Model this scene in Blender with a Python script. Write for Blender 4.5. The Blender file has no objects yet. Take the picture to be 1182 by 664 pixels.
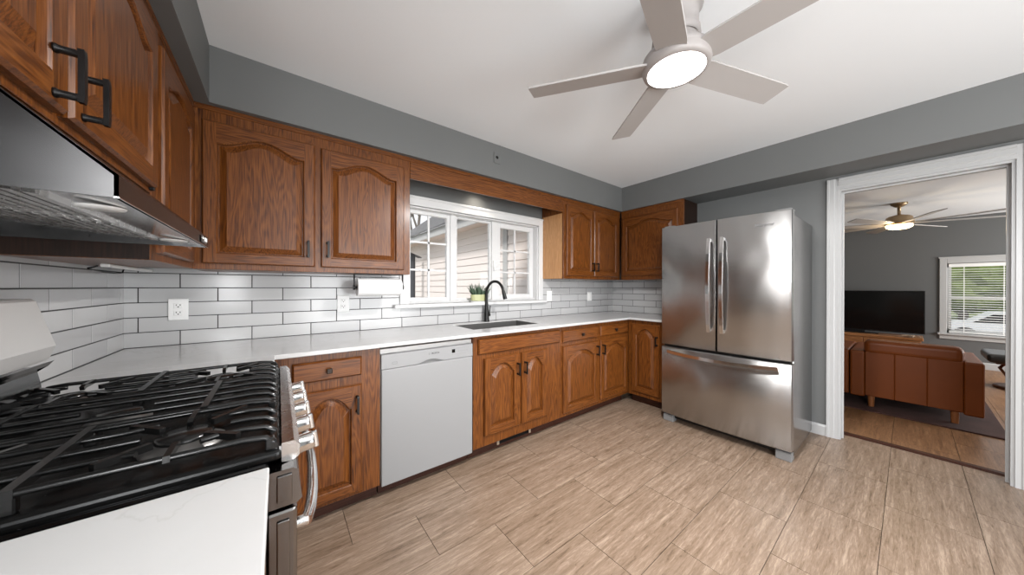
import bpy, bmesh, math, random
from mathutils import Vector, Matrix
R = math.radians
random.seed(7)
scene = bpy.context.scene
COL = scene.collection

# ------------------------------------------------------------------ camera
YAW, PITCH, ROLL = R(37.516), R(-0.1175), R(0.0784)
cam_d = bpy.data.cameras.new('camera'); cam = bpy.data.objects.new('camera', cam_d); COL.objects.link(cam)
cam_d.sensor_fit = 'HORIZONTAL'; cam_d.sensor_width = 36.0
cam_d.lens = 36.0 * 351.553 / 1182.0
cam_d.shift_y = 0.265 / 1182.0
cam_d.clip_start = 0.02; cam_d.clip_end = 200
fw = Vector((math.sin(YAW)*math.cos(PITCH), math.cos(YAW)*math.cos(PITCH), math.sin(PITCH)))
rt = Vector((math.cos(YAW), -math.sin(YAW), 0)); up = rt.cross(fw)
r2 = rt*math.cos(ROLL) + up*math.sin(ROLL); u2 = up*math.cos(ROLL) - rt*math.sin(ROLL)
m = Matrix((r2, u2, -fw)).transposed().to_4x4(); m.translation = Vector((0.6345, -2.4593, 1.2343))
cam.matrix_world = m
scene.camera = cam

# ------------------------------------------------------------------ world, view, lights
vs = scene.view_settings
vs.view_transform = 'Standard'; vs.look = 'None'; vs.gamma = 1.0; vs.use_curve_mapping = False
vs.exposure = 0.62
scene.cycles.max_bounces = 10; scene.cycles.diffuse_bounces = 5; scene.cycles.glossy_bounces = 5
scene.cycles.transparent_max_bounces = 12
scene.cycles.sample_clamp_indirect = 6.0
scene.cycles.use_denoising = True
w = bpy.data.worlds.new('sky'); scene.world = w; w.use_nodes = True
bg = w.node_tree.nodes['Background']; bg.inputs[0].default_value = (0.93, 0.96, 1.0, 1); bg.inputs[1].default_value = 0.75

def area(name, loc, target, sx, sy, power, color=(1, 1, 1), spread=180):
    d = bpy.data.lights.new(name, 'AREA'); d.shape = 'RECTANGLE'; d.size = sx; d.size_y = sy
    d.energy = power; d.color = color; d.spread = R(spread)
    o = bpy.data.objects.new(name, d); COL.objects.link(o); o.location = loc
    o.rotation_euler = (Vector(target) - Vector(loc)).to_track_quat('-Z', 'Y').to_euler()
    return o
area('fill_rear_opening', (2.1, -5.16, 1.08), (2.1, -3.0, 1.5), 2.2, 2.0, 88, (.97, .985, 1))  # unseen fill lamp; the rear opening around it is added too
area('fill_side_opening', (0.03, -3.75, 1.5), (4, -3.2, 1.7), 1.15, 1.0, 56, (.97, .985, 1))  # unseen lamp in an added opening, for fill and fridge streaks
area('daylight_living_window', (7.6, -5.36, 1.35), (7.6, 0, 1.0), 1.8, 1.5, 95, (1, .99, .97))
sun = bpy.data.lights.new('sun', 'SUN'); sun.energy = 2.1; sun.angle = R(12); sun.color = (1, .96, .9)
so = bpy.data.objects.new('sun', sun); COL.objects.link(so); so.rotation_euler = (R(46), 0, R(-58))

# ------------------------------------------------------------------ materials
def nodes(name):
    mt = bpy.data.materials.new(name); mt.use_nodes = True
    nt = mt.node_tree; return mt, nt, nt.nodes['Principled BSDF']
def N(nt, t, **kw):
    n = nt.nodes.new(t)
    for k, v in kw.items(): setattr(n, k, v)
    return n
def plain(name, col, rough=.5, metal=0.0, coat=0.0, bump=0.0, bscale=200, spec=.5, aniso=0.0, var=0.0):
    mt, nt, p = nodes(name)
    p.inputs['Base Color'].default_value = (*col, 1); p.inputs['Roughness'].default_value = rough
    p.inputs['Metallic'].default_value = metal; p.inputs['Coat Weight'].default_value = coat
    p.inputs['Specular IOR Level'].default_value = spec; p.inputs['Anisotropic'].default_value = aniso
    tc = N(nt, 'ShaderNodeTexCoord'); nz = N(nt, 'ShaderNodeTexNoise'); nz.inputs['Scale'].default_value = bscale
    nt.links.new(tc.outputs['Object'], nz.inputs['Vector'])
    if bump:
        b = N(nt, 'ShaderNodeBump'); b.inputs['Strength'].default_value = bump; b.inputs['Distance'].default_value = .002
        nt.links.new(nz.outputs['Fac'], b.inputs['Height']); nt.links.new(b.outputs['Normal'], p.inputs['Normal'])
    mr = N(nt, 'ShaderNodeMapRange'); mr.inputs[3].default_value = max(rough-.03, 0.0); mr.inputs[4].default_value = rough+.03
    nt.links.new(nz.outputs['Fac'], mr.inputs[0]); nt.links.new(mr.outputs[0], p.inputs['Roughness'])
    if var:
        mx = N(nt, 'ShaderNodeMix', data_type='RGBA'); n2 = N(nt, 'ShaderNodeTexNoise'); n2.inputs['Scale'].default_value = 6
        nt.links.new(tc.outputs['Object'], n2.inputs['Vector']); nt.links.new(n2.outputs['Fac'], mx.inputs[0])
        mx.inputs[6].default_value = (*[c*(1-var) for c in col], 1); mx.inputs[7].default_value = (*[min(1, c*(1+var)) for c in col], 1)
        nt.links.new(mx.outputs[2], p.inputs['Base Color'])
    return mt
def wood(name, axis, dark, mid, light, rough=.34, coat=.12, fine=1.0):
    mt, nt, p = nodes(name)
    tc = N(nt, 'ShaderNodeTexCoord'); oi = N(nt, 'ShaderNodeObjectInfo')
    off = N(nt, 'ShaderNodeVectorMath', operation='SCALE'); off.inputs[0].default_value = (7.3, 3.1, 11.7)
    nt.links.new(oi.outputs['Random'], off.inputs['Scale'])
    add = N(nt, 'ShaderNodeVectorMath', operation='ADD'); nt.links.new(tc.outputs['Object'], add.inputs[0]); nt.links.new(off.outputs[0], add.inputs[1])
    mp = N(nt, 'ShaderNodeMapping'); s = [1, 1, 1]; s['xyz'.index(axis)] = .11; mp.inputs['Scale'].default_value = s
    nt.links.new(add.outputs[0], mp.inputs['Vector'])
    n1 = N(nt, 'ShaderNodeTexNoise'); n1.inputs['Scale'].default_value = 9; n1.inputs['Detail'].default_value = 3; n1.inputs['Distortion'].default_value = .35
    nt.links.new(mp.outputs[0], n1.inputs['Vector'])
    # cathedral rings: a banded function of the broad noise
    mul = N(nt, 'ShaderNodeMath', operation='MULTIPLY'); mul.inputs[1].default_value = 150 * fine
    nt.links.new(n1.outputs['Fac'], mul.inputs[0])
    sn = N(nt, 'ShaderNodeMath', operation='SINE'); nt.links.new(mul.outputs[0], sn.inputs[0])
    mr = N(nt, 'ShaderNodeMapRange'); mr.inputs[1].default_value = -1; mr.inputs[2].default_value = 1
    nt.links.new(sn.outputs[0], mr.inputs[0])
    n2 = N(nt, 'ShaderNodeTexNoise'); n2.inputs['Scale'].default_value = 240; n2.inputs['Detail'].default_value = 5; n2.inputs['Roughness'].default_value = .7
    mp2 = N(nt, 'ShaderNodeMapping'); s2 = [1, 1, 1]; s2['xyz'.index(axis)] = .022; mp2.inputs['Scale'].default_value = s2
    nt.links.new(add.outputs[0], mp2.inputs['Vector']); nt.links.new(mp2.outputs[0], n2.inputs['Vector'])
    mx = N(nt, 'ShaderNodeMath', operation='MULTIPLY_ADD'); mx.inputs[1].default_value = .13
    nt.links.new(mr.outputs[0], mx.inputs[0])
    m2 = N(nt, 'ShaderNodeMath', operation='MULTIPLY'); m2.inputs[1].default_value = .87; nt.links.new(n2.outputs['Fac'], m2.inputs[0])
    nt.links.new(m2.outputs[0], mx.inputs[2])
    cr = N(nt, 'ShaderNodeValToRGB'); e = cr.color_ramp.elements
    e[0].position = .33; e[0].color = (*dark, 1); e[1].position = .72; e[1].color = (*light, 1)
    k = e.new(.5); k.color = (*mid, 1)
    nt.links.new(mx.outputs[0], cr.inputs[0]); nt.links.new(cr.outputs[0], p.inputs['Base Color'])
    p.inputs['Specular IOR Level'].default_value = .3; p.inputs['Roughness'].default_value = rough; p.inputs['Coat Weight'].default_value = coat; p.inputs['Coat Roughness'].default_value = .18
    b = N(nt, 'ShaderNodeBump'); b.inputs['Strength'].default_value = .18; b.inputs['Distance'].default_value = .001
    nt.links.new(n2.outputs['Fac'], b.inputs['Height']); nt.links.new(b.outputs['Normal'], p.inputs['Normal'])
    return mt
OD, OM, OL = (.038, .0098, .0018), (.128, .0385, .0066), (.205, .071, .0145)
M = {}
M['oak'] = wood('oak_vertical', 'z', OD, OM, OL)
M['oakx'] = wood('oak_horizontal', 'x', OD, OM, OL)
M['oaky'] = wood('oak_depth', 'y', OD, OM, OL)
M['oak_lamplit'] = wood('lamplit_side_panel', 'z', (.36, .17, .065), (.47, .24, .10), (.56, .31, .14), .4, .1)  # paler wood: lamp and window light on this panel put into its colour
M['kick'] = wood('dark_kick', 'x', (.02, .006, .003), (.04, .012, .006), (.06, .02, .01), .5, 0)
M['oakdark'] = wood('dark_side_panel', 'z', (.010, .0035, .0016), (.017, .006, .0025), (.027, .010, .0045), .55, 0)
M['walnut'] = wood('walnut', 'x', (.05, .015, .006), (.11, .035, .014), (.18, .07, .03), .35)
M['tvwood'] = wood('console_wood', 'y', (.16, .06, .02), (.30, .13, .05), (.42, .2, .09), .35)
M['wall'] = plain('grey_paint', (.134, .138, .137), .55, bump=.05, bscale=300)
M['wall2'] = plain('dark_grey_paint', (.105, .107, .108), .6, bump=.05, bscale=300)
M['ceil'] = plain('ceiling_paint', (.79, .81, .83), .9, bump=.15, bscale=160)
M['trim'] = plain('white_trim', (.40, .40, .40), .35)
M['vinyl'] = plain('white_vinyl', (.62, .62, .62), .35)
M['steel'] = plain('brushed_steel', (.56, .55, .54), .27, 1.0, aniso=.5, bscale=30)
M['steel_dark'] = plain('dark_steel', (.22, .21, .205), .2, 1.0, bscale=30)
M['chrome'] = plain('polished_steel', (.78, .78, .78), .14, 1.0)
M['black'] = plain('black_gloss', (.005, .005, .005), .12, spec=.35)
M['black_matte'] = plain('black_satin', (.006, .0055, .0055), .36, spec=.3)
M['black_top'] = plain('black_porcelain', (.005, .005, .005), .26, spec=.22)
M['iron'] = plain('cast_iron', (.006, .006, .006), .22, spec=.5)
M['white_app'] = plain('white_enamel', (.25, .252, .256), .3)
M['white_pl'] = plain('white_plastic', (.8, .8, .79), .35)
M['grey_app'] = plain('grey_enamel', (.50, .49, .48), .4, metal=.2)
M['grout'] = plain('dark_grout', (.035, .034, .034), .9)
M['paper'] = plain('paper_towel', (.85, .85, .85), .95, bump=.8, bscale=120)
M['fan'] = plain('fan_paint', (.33, .305, .295), .45)
M['fan_white'] = plain('fan_blade_paint', (.40, .38, .37), .5)
M['gold'] = plain('antique_brass', (.38, .27, .16), .35, .8)
M['leather'] = plain('tan_leather', (.155, .037, .0056), .42, bump=.25, bscale=180, var=.12, spec=.25)
M['legwood'] = plain('chair_leg_wood', (.26, .09, .028), .4)
M['leather_blk'] = plain('black_leather', (.02, .019, .018), .35, bump=.2, bscale=160)
M['rug'] = plain('dark_rug', (.055, .022, .017), .95, bump=.9, bscale=300, var=.5)
M['siding'] = plain('vinyl_siding', (.72, .665, .64), .6, bump=.1, bscale=60)
M['shingle'] = plain('roof_shingle', (.10, .10, .105), .9, bump=.8, bscale=40, var=.3)
M['soffit_ext'] = plain('eave_soffit', (.60, .50, .43), .7)
M['bark'] = plain('bark', (.12, .10, .085), .9, bump=.5, bscale=50)
M['post'] = plain('grey_post', (.05, .053, .06), .6)
M['grass'] = plain('lawn', (.12, .16, .05), .95, bump=.6, bscale=30, var=.4)
M['concrete'] = plain('concrete', (.48, .44, .41), .9, var=.1)
M['street'] = plain('asphalt', (.30, .30, .31), .9)
M['leaf'] = plain('succulent_leaf', (.06, .10, .06), .5, var=.4)
M['pot'] = plain('pale_green_glaze', (.42, .43, .23), .3)
M['soil'] = plain('soil', (.03, .02, .014), .95)
M['brass'] = plain('dark_bronze', (.03, .022, .018), .35, .7)
M['register'] = plain('register_tan', (.35, .27, .2), .5)
M['sinkm'] = plain('grey_composite_sink', (.115, .113, .11), .3, .3)
M['alu'] = plain('burner_aluminium', (.17, .165, .16), .42, .9)
M['rubber'] = plain('grey_plastic', (.16, .16, .16), .45)
M['car'] = plain('car_paint', (.55, .57, .6), .3)
M['red'] = plain('logo_red', (.5, .05, .05), .4)

def emis(name, col, st):
    mt, nt, p = nodes(name); p.inputs['Emission Color'].default_value = (*col, 1); p.inputs['Emission Strength'].default_value = st
    p.inputs['Base Color'].default_value = (.8, .8, .8, 1); return mt
M['lamp'] = emis('lit_diffuser', (1, .97, .93), 7.0)
M['lamp_warm'] = emis('lit_warm_diffuser', (1, .72, .38), 6.0)
M['led'] = emis('lit_led', (1, .9, .75), 6.0)

def glassmat():
    mt = bpy.data.materials.new('window_glass'); mt.use_nodes = True; nt = mt.node_tree
    nt.nodes.remove(nt.nodes['Principled BSDF']); out = nt.nodes['Material Output']
    tr = N(nt, 'ShaderNodeBsdfTransparent'); gl = N(nt, 'ShaderNodeBsdfGlossy'); gl.inputs['Roughness'].default_value = .02
    fr = N(nt, 'ShaderNodeFresnel'); fr.inputs[0].default_value = 1.45
    mx = N(nt, 'ShaderNodeMixShader'); nt.links.new(fr.outputs[0], mx.inputs[0]); nt.links.new(tr.outputs[0], mx.inputs[1]); nt.links.new(gl.outputs[0], mx.inputs[2])
    nt.links.new(mx.outputs[0], out.inputs[0]); return mt
M['glass'] = glassmat()

def tilemat():
    mt, nt, p = nodes('white_subway_tile'); g = N(nt, 'ShaderNodeNewGeometry')
    cr = N(nt, 'ShaderNodeValToRGB'); e = cr.color_ramp.elements
    e[0].color = (.43, .43, .435, 1); e[1].color = (.52, .52, .52, 1)
    nt.links.new(g.outputs['Random Per Island'], cr.inputs[0])
    tc = N(nt, 'ShaderNodeTexCoord'); nz = N(nt, 'ShaderNodeTexNoise'); nz.inputs['Scale'].default_value = 14; nz.inputs['Detail'].default_value = 4
    nt.links.new(tc.outputs['Object'], nz.inputs['Vector'])
    mx = N(nt, 'ShaderNodeMix', data_type='RGBA'); mx.blend_type = 'MULTIPLY'; mx.inputs[0].default_value = .25
    nt.links.new(cr.outputs[0], mx.inputs[6]); nt.links.new(nz.outputs['Color'], mx.inputs[7])
    nt.links.new(cr.outputs[0], p.inputs['Base Color'])
    b = N(nt, 'ShaderNodeBump'); b.inputs['Strength'].default_value = .12; b.inputs['Distance'].default_value = .003
    nt.links.new(nz.outputs['Fac'], b.inputs['Height']); nt.links.new(b.outputs['Normal'], p.inputs['Normal'])
    p.inputs['Roughness'].default_value = .16; return mt
M['tile'] = tilemat()

def floormat(name='travertine_plank', tint=(1, 1, 1)):
    mt, nt, p = nodes(name); g = N(nt, 'ShaderNodeNewGeometry'); tc = N(nt, 'ShaderNodeTexCoord')
    off = N(nt, 'ShaderNodeVectorMath', operation='SCALE'); off.inputs[0].default_value = (9.7, 5.3, 3.1)
    nt.links.new(g.outputs['Random Per Island'], off.inputs['Scale'])
    add = N(nt, 'ShaderNodeVectorMath', operation='ADD'); nt.links.new(tc.outputs['Object'], add.inputs[0]); nt.links.new(off.outputs[0], add.inputs[1])
    mp = N(nt, 'ShaderNodeMapping'); mp.inputs['Scale'].default_value = (.55, 8.0, 1.0); nt.links.new(add.outputs[0], mp.inputs[0])
    n1 = N(nt, 'ShaderNodeTexNoise'); n1.inputs['Scale'].default_value = 4.5; n1.inputs['Detail'].default_value = 9; n1.inputs['Roughness'].default_value = .72; n1.inputs['Distortion'].default_value = .6
    nt.links.new(mp.outputs[0], n1.inputs['Vector'])
    n2 = N(nt, 'ShaderNodeTexNoise'); n2.inputs['Scale'].default_value = 26; n2.inputs['Detail'].default_value = 6; n2.inputs['Roughness'].default_value = .75; n2.inputs['Distortion'].default_value = 1.2
    mp2 = N(nt, 'ShaderNodeMapping'); mp2.inputs['Scale'].default_value = (.45, 3.6, 1); nt.links.new(add.outputs[0], mp2.inputs[0]); nt.links.new(mp2.outputs[0], n2.inputs['Vector'])
    mx = N(nt, 'ShaderNodeMath', operation='MULTIPLY_ADD'); mx.inputs[1].default_value = .55
    hl = N(nt, 'ShaderNodeMath', operation='MULTIPLY'); hl.inputs[1].default_value = .45
    nt.links.new(n2.outputs['Fac'], hl.inputs[0]); nt.links.new(n1.outputs['Fac'], mx.inputs[0]); nt.links.new(hl.outputs[0], mx.inputs[2])
    rv = N(nt, 'ShaderNodeMath', operation='MULTIPLY_ADD'); rv.inputs[1].default_value = .012; rv.inputs[2].default_value = -.006
    nt.links.new(g.outputs['Random Per Island'], rv.inputs[0])
    ad = N(nt, 'ShaderNodeMath', operation='ADD'); nt.links.new(mx.outputs[0], ad.inputs[0]); nt.links.new(rv.outputs[0], ad.inputs[1])
    cr = N(nt, 'ShaderNodeValToRGB'); e = cr.color_ramp.elements
    e[0].position = .38; e[0].color = (.100, .064, .041, 1); e[1].position = .61; e[1].color = (.345, .262, .195, 1)
    k = e.new(.45); k.color = (.185, .128, .087, 1); k = e.new(.53); k.color = (.240, .172, .125, 1)
    for q in e: q.color = tuple(q.color[i]*tint[i] for i in range(3))+(1,)
    nt.links.new(ad.outputs[0], cr.inputs[0]); nt.links.new(cr.outputs[0], p.inputs['Base Color'])
    p.inputs['Roughness'].default_value = .36
    b = N(nt, 'ShaderNodeBump'); b.inputs['Strength'].default_value = .25; b.inputs['Distance'].default_value = .0015
    nt.links.new(ad.outputs[0], b.inputs['Height']); nt.links.new(b.outputs['Normal'], p.inputs['Normal']); return mt
M['floor'] = floormat(); M['floor_warm'] = floormat('warm_plank', (1.0, .72, .48))
M['seam'] = plain('floor_seam', (.075, .052, .036), .8)

M['hood'] = plain('hood_steel', (.058, .057, .057), .26, 1.0, bscale=30)
def quartz():
    mt, nt, p = nodes('white_quartz'); tc = N(nt, 'ShaderNodeTexCoord')
    n1 = N(nt, 'ShaderNodeTexNoise'); n1.inputs['Scale'].default_value = 2.1; n1.inputs['Detail'].default_value = 6; n1.inputs['Distortion'].default_value = 1.0
    nt.links.new(tc.outputs['Object'], n1.inputs['Vector'])
    sb = N(nt, 'ShaderNodeMath', operation='SUBTRACT'); sb.inputs[1].default_value = .5; nt.links.new(n1.outputs['Fac'], sb.inputs[0])
    ab = N(nt, 'ShaderNodeMath', operation='ABSOLUTE'); nt.links.new(sb.outputs[0], ab.inputs[0])
    cr = N(nt, 'ShaderNodeValToRGB'); e = cr.color_ramp.elements
    e[0].position = 0; e[0].color = (.46, .455, .45, 1); e[1].position = .006; e[1].color = (.50, .498, .496, 1)
    nt.links.new(ab.outputs[0], cr.inputs[0])
    n2 = N(nt, 'ShaderNodeTexNoise'); n2.inputs['Scale'].default_value = 9; n2.inputs['Detail'].default_value = 5; nt.links.new(tc.outputs['Object'], n2.inputs['Vector'])
    mr = N(nt, 'ShaderNodeMapRange'); mr.inputs[1].default_value = .35; mr.inputs[2].default_value = .6; mr.inputs[3].default_value = .975; mr.inputs[4].default_value = 1.0
    nt.links.new(n2.outputs['Fac'], mr.inputs[0])
    mx = N(nt, 'ShaderNodeMix', data_type='RGBA'); mx.blend_type = 'MULTIPLY'; mx.inputs[0].default_value = 1
    nt.links.new(cr.outputs[0], mx.inputs[6]); nt.links.new(mr.outputs[0], mx.inputs[7])
    nt.links.new(mx.outputs[2], p.inputs['Base Color']); p.inputs['Roughness'].default_value = .13; return mt
M['quartz'] = quartz()

def fridge_steel():
    mt, nt, p = nodes('fridge_steel'); tc = N(nt, 'ShaderNodeTexCoord')
    p.inputs['Base Color'].default_value = (.46, .46, .46, 1); p.inputs['Metallic'].default_value = 1; p.inputs['Roughness'].default_value = .2
    n1 = N(nt, 'ShaderNodeTexNoise'); n1.inputs['Scale'].default_value = 3.0; n1.inputs['Detail'].default_value = 1
    mp = N(nt, 'ShaderNodeMapping'); mp.inputs['Scale'].default_value = (1, 1.2, .8); nt.links.new(tc.outputs['Object'], mp.inputs[0]); nt.links.new(mp.outputs[0], n1.inputs['Vector'])
    n2 = N(nt, 'ShaderNodeTexNoise'); n2.inputs['Scale'].default_value = 500; mp2 = N(nt, 'ShaderNodeMapping'); mp2.inputs['Scale'].default_value = (1, .02, 1)
    nt.links.new(tc.outputs['Object'], mp2.inputs[0]); nt.links.new(mp2.outputs[0], n2.inputs['Vector'])
    p.inputs['Anisotropic'].default_value = .88; p.inputs['Roughness'].default_value = .25
    tv_ = N(nt, 'ShaderNodeVectorTransform', vector_type='VECTOR', convert_from='OBJECT', convert_to='WORLD'); tv_.inputs[0].default_value = (0, 0, 1); nt.links.new(tv_.outputs[0], p.inputs['Tangent'])
    b = N(nt, 'ShaderNodeBump'); b.inputs['Strength'].default_value = 1; b.inputs['Distance'].default_value = .016
    nt.links.new(n1.outputs['Fac'], b.inputs['Height'])
    b2 = N(nt, 'ShaderNodeBump'); b2.inputs['Strength'].default_value = .35; b2.inputs['Distance'].default_value = .0004
    nt.links.new(n2.outputs['Fac'], b2.inputs['Height']); nt.links.new(b.outputs['Normal'], b2.inputs['Normal']); nt.links.new(b2.outputs['Normal'], p.inputs['Normal'])
    return mt
M['fsteel'] = fridge_steel()

# ------------------------------------------------------------------ mesh helpers
class MB:
    def __init__(s): s.v = []; s.f = []; s.mi = []; s.sm = []; s.cur = 0; s.smooth = False
    def add(s, vs, fs, smooth=None):
        o = len(s.v); s.v += [tuple(v) for v in vs]
        for f in fs: s.f.append([o+i for i in f]); s.mi.append(s.cur); s.sm.append(s.smooth if smooth is None else smooth)
        return s
    def bm(s, b, smooth=None):
        b.verts.index_update(); s.add([v.co[:] for v in b.verts], [[v.index for v in f.verts] for f in b.faces], smooth); b.free(); return s
    def box(s, x0, x1, y0, y1, z0, z1, b=0.0, seg=1, rot=None):
        if x0 > x1: x0, x1 = x1, x0
        if y0 > y1: y0, y1 = y1, y0
        if z0 > z1: z0, z1 = z1, z0
        B = bmesh.new(); bmesh.ops.create_cube(B, size=1)
        for v in B.verts: v.co = Vector(((x0+x1)/2+v.co.x*(x1-x0), (y0+y1)/2+v.co.y*(y1-y0), (z0+z1)/2+v.co.z*(z1-z0)))
        if b: bmesh.ops.bevel(B, geom=list(B.edges), offset=min(b, .49*min(x1-x0, y1-y0, z1-z0)), segments=seg, profile=.5, affect='EDGES')
        if rot: bmesh.ops.transform(B, matrix=rot, verts=B.verts)
        return s.bm(B)
    def poly(s, pts): return s.add(pts, [list(range(len(pts)))])
    def tube(s, path, r, n=10, caps=True):
        path = [Vector(p) for p in path]; rs = r if isinstance(r, (list, tuple)) else [r]*len(path)
        T = []
        for i in range(len(path)):
            a = path[max(i-1, 0)]; b = path[min(i+1, len(path)-1)]; T.append((b-a).normalized())
        u = T[0].orthogonal().normalized(); vs = []
        for i, p in enumerate(path):
            u = (u - T[i]*u.dot(T[i])); u = u.normalized() if u.length > 1e-6 else T[i].orthogonal().normalized()
            w_ = T[i].cross(u)
            for k in range(n):
                a = 2*math.pi*k/n; vs.append(p + (u*math.cos(a)+w_*math.sin(a))*rs[i])
        fs = [[i*n+k, i*n+(k+1) % n, (i+1)*n+(k+1) % n, (i+1)*n+k] for i in range(len(path)-1) for k in range(n)]
        s.add(vs, fs, True)
        if caps: s.add(vs[:n], [list(range(n))[::-1]], False); s.add(vs[-n:], [list(range(n))], False)
        return s
    def bar(s, path, wx, hz, upv=(0, 0, 1)):
        path = [Vector(p) for p in path]; U = Vector(upv); vs = []
        for i, p in enumerate(path):
            t = (path[min(i+1, len(path)-1)] - path[max(i-1, 0)]).normalized(); sd = t.cross(U)
            sd = sd.normalized() if sd.length > 1e-5 else Vector((0, 1, 0)); u = sd.cross(t).normalized()
            vs += [p+sd*wx/2+u*hz/2, p-sd*wx/2+u*hz/2, p-sd*wx/2-u*hz/2, p+sd*wx/2-u*hz/2]
        n = len(path); fs = [[i*4+k, i*4+(k+1) % 4, i*4+4+(k+1) % 4, i*4+4+k] for i in range(n-1) for k in range(4)]
        fs += [[3, 2, 1, 0], [n*4-4, n*4-3, n*4-2, n*4-1]]
        return s.add(vs, fs)
    def lathe(s, prof, c=(0, 0, 0), n=32, mat=None, smooth=True):
        c = Vector(c); vs = []; 
        for (r, z) in prof:
            for k in range(n):
                a = 2*math.pi*k/n; q = Vector((r*math.cos(a), r*math.sin(a), z))
                if mat: q = mat @ q
                vs.append(c+q)
        fs = [[i*n+k, i*n+(k+1) % n, (i+1)*n+(k+1) % n, (i+1)*n+k] for i in range(len(prof)-1) for k in range(n)]
        return s.add(vs, fs, smooth)
    def prism(s, pts, axis, a0, a1):
        """closed polygon pts (2-D) extruded along axis; the pair fills the other two axes in xyz order"""
        i = 'xyz'.index(axis); o = [j for j in range(3) if j != i]; n = len(pts); vs = []
        for a in (a0, a1):
            for p in pts:
                q = [0, 0, 0]; q[i] = a; q[o[0]] = p[0]; q[o[1]] = p[1]; vs.append(q)
        return s.add(vs, [[k, (k+1) % n, n+(k+1) % n, n+k] for k in range(n)] + [list(range(n))[::-1], list(range(n, 2*n))])
    def build(s, name, mats, parent=None, loc=(0, 0, 0), rot=(0, 0, 0), fix=True, smooth_angle=None):
        me = bpy.data.meshes.new(name); me.from_pydata(s.v, [], s.f)
        mats = mats if isinstance(mats, (list, tuple)) else [mats]
        for k in mats: me.materials.append(M[k])
        me.polygons.foreach_set('material_index', s.mi); me.polygons.foreach_set('use_smooth', s.sm)
        if fix:
            B = bmesh.new(); B.from_mesh(me); bmesh.ops.recalc_face_normals(B, faces=B.faces); B.to_mesh(me); B.free()
        me.update()
        o = bpy.data.objects.new(name, me); COL.objects.link(o)
        o.location = loc; o.rotation_euler = rot
        if parent: o.parent = parent
        return o
def tag(o, label=None, cat=None, group=None, kind=None):
    if label: o['label'] = label
    if cat: o['category'] = cat
    if group: o['group'] = group
    if kind: o['kind'] = kind
    return o
def empty(name, loc=(0, 0, 0), rz=0, label=None, cat=None, group=None, kind=None):
    o = bpy.data.objects.new(name, None); COL.objects.link(o); o.location = loc; o.rotation_euler = (0, 0, rz)
    o.empty_display_size = .1
    return tag(o, label, cat, group, kind)
def copy_tree(o, parent=None):
    c = o.copy(); COL.objects.link(c)
    if parent: c.parent = parent
    for ch in list(o.children): copy_tree(ch, c)
    return c
def struct(name, mb, mats, label, cat): return tag(mb.build(name, mats), label, cat, kind='structure')
def text_mb(s, size, mb, mat, extrude=.0004, shear=0):
    cu = bpy.data.curves.new('t', 'FONT'); cu.body = s; cu.size = size; cu.extrude = extrude; cu.align_x = 'CENTER'; cu.align_y = 'CENTER'; cu.shear = shear
    o = bpy.data.objects.new('t', cu); COL.objects.link(o)
    dg = bpy.context.evaluated_depsgraph_get(); me = bpy.data.meshes.new_from_object(o.evaluated_get(dg))
    mb.add([mat @ v.co for v in me.vertices], [list(p.vertices) for p in me.polygons])
    bpy.data.objects.remove(o); bpy.data.curves.remove(cu); bpy.data.meshes.remove(me)

# ------------------------------------------------------------------ room shell
XR, XT, ZC, ZS = 4.251, 4.40, 2.423, 2.142       # right wall, its far face, ceiling, soffit underside
YB = -5.2
DY0, DY1, DZ = -2.112, -2.862, 2.03               # doorway
WX0, WX1, WZ0, WZ1 = 1.46, 2.88, 1.095, 1.90      # kitchen window opening

def tile_floor(x0, x1, y0, y1, name, label, mat='floor'):
    mb = MB(); mb.cur = 1; mb.box(x0, x1, y0, y1, -.06, -.004); mb.cur = 0
    py, L, g = .3079, .6125, .0013
    j0 = math.floor((y0+.532)/py)-1; j1 = math.ceil((y1+.532)/py)+1
    for j in range(j0, j1):
        ya, yb = -.532+j*py+g, -.532+(j+1)*py-g
        row = -j-1
        xo = .917 + (row % 2)*L/2
        for k in range(int((x0-xo)/L)-2, int((x1-xo)/L)+2):
            xa, xb = xo+k*L+g, xo+(k+1)*L-g
            a, b, c, d = max(xa, x0), min(xb, x1), max(ya, y0), min(yb, y1)
            if b-a < .004 or d-c < .004: continue
            mb.add([(a, c, 0), (b, c, 0), (b, d, 0), (a, d, 0), (a, c, -.005), (b, c, -.005), (b, d, -.005), (a, d, -.005)], [[0, 1, 2, 3], [0, 4, 5, 1], [1, 5, 6, 2], [2, 6, 7, 3], [3, 7, 4, 0]])
    return struct(name, mb, [mat, 'seam'], label, 'floor')
tile_floor(-.1, XT+.0, YB, .0, 'floor', 'brown travertine look plank floor of the kitchen')
tile_floor(XT+.06, 9.1, -5.4, .6, 'floor_living', 'brown plank floor of the living room beyond the doorway', 'floor_warm')
mb = MB(); mb.prism([(XT-.005, -.05), (XT+.065, -.05), (XT+.065, .004), (XT+.05, .012), (XT+.012, .012), (XT-.005, .004)], 'y', DY0, DY1)
# prism fills x,z for axis y
struct('trim_threshold', mb, 'kick', 'dark threshold strip across the doorway floor', 'threshold')

mb = MB(); mb.box(-.15, XT, YB-.15, .15, ZC, ZC+.1); struct('ceiling', mb, 'ceil', 'flat white kitchen ceiling', 'ceiling')
# back wall with window hole
mb = MB(); mb.box(-.15, WX0, 0, .14, -.06, ZC); mb.box(WX1, XT, 0, .14, -.06, ZC); mb.box(WX0, WX1, 0, .14, -.06, WZ0); mb.box(WX0, WX1, 0, .14, WZ1, ZC)
struct('wall_back', mb, 'wall', 'grey painted wall around the kitchen window', 'wall')
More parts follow.
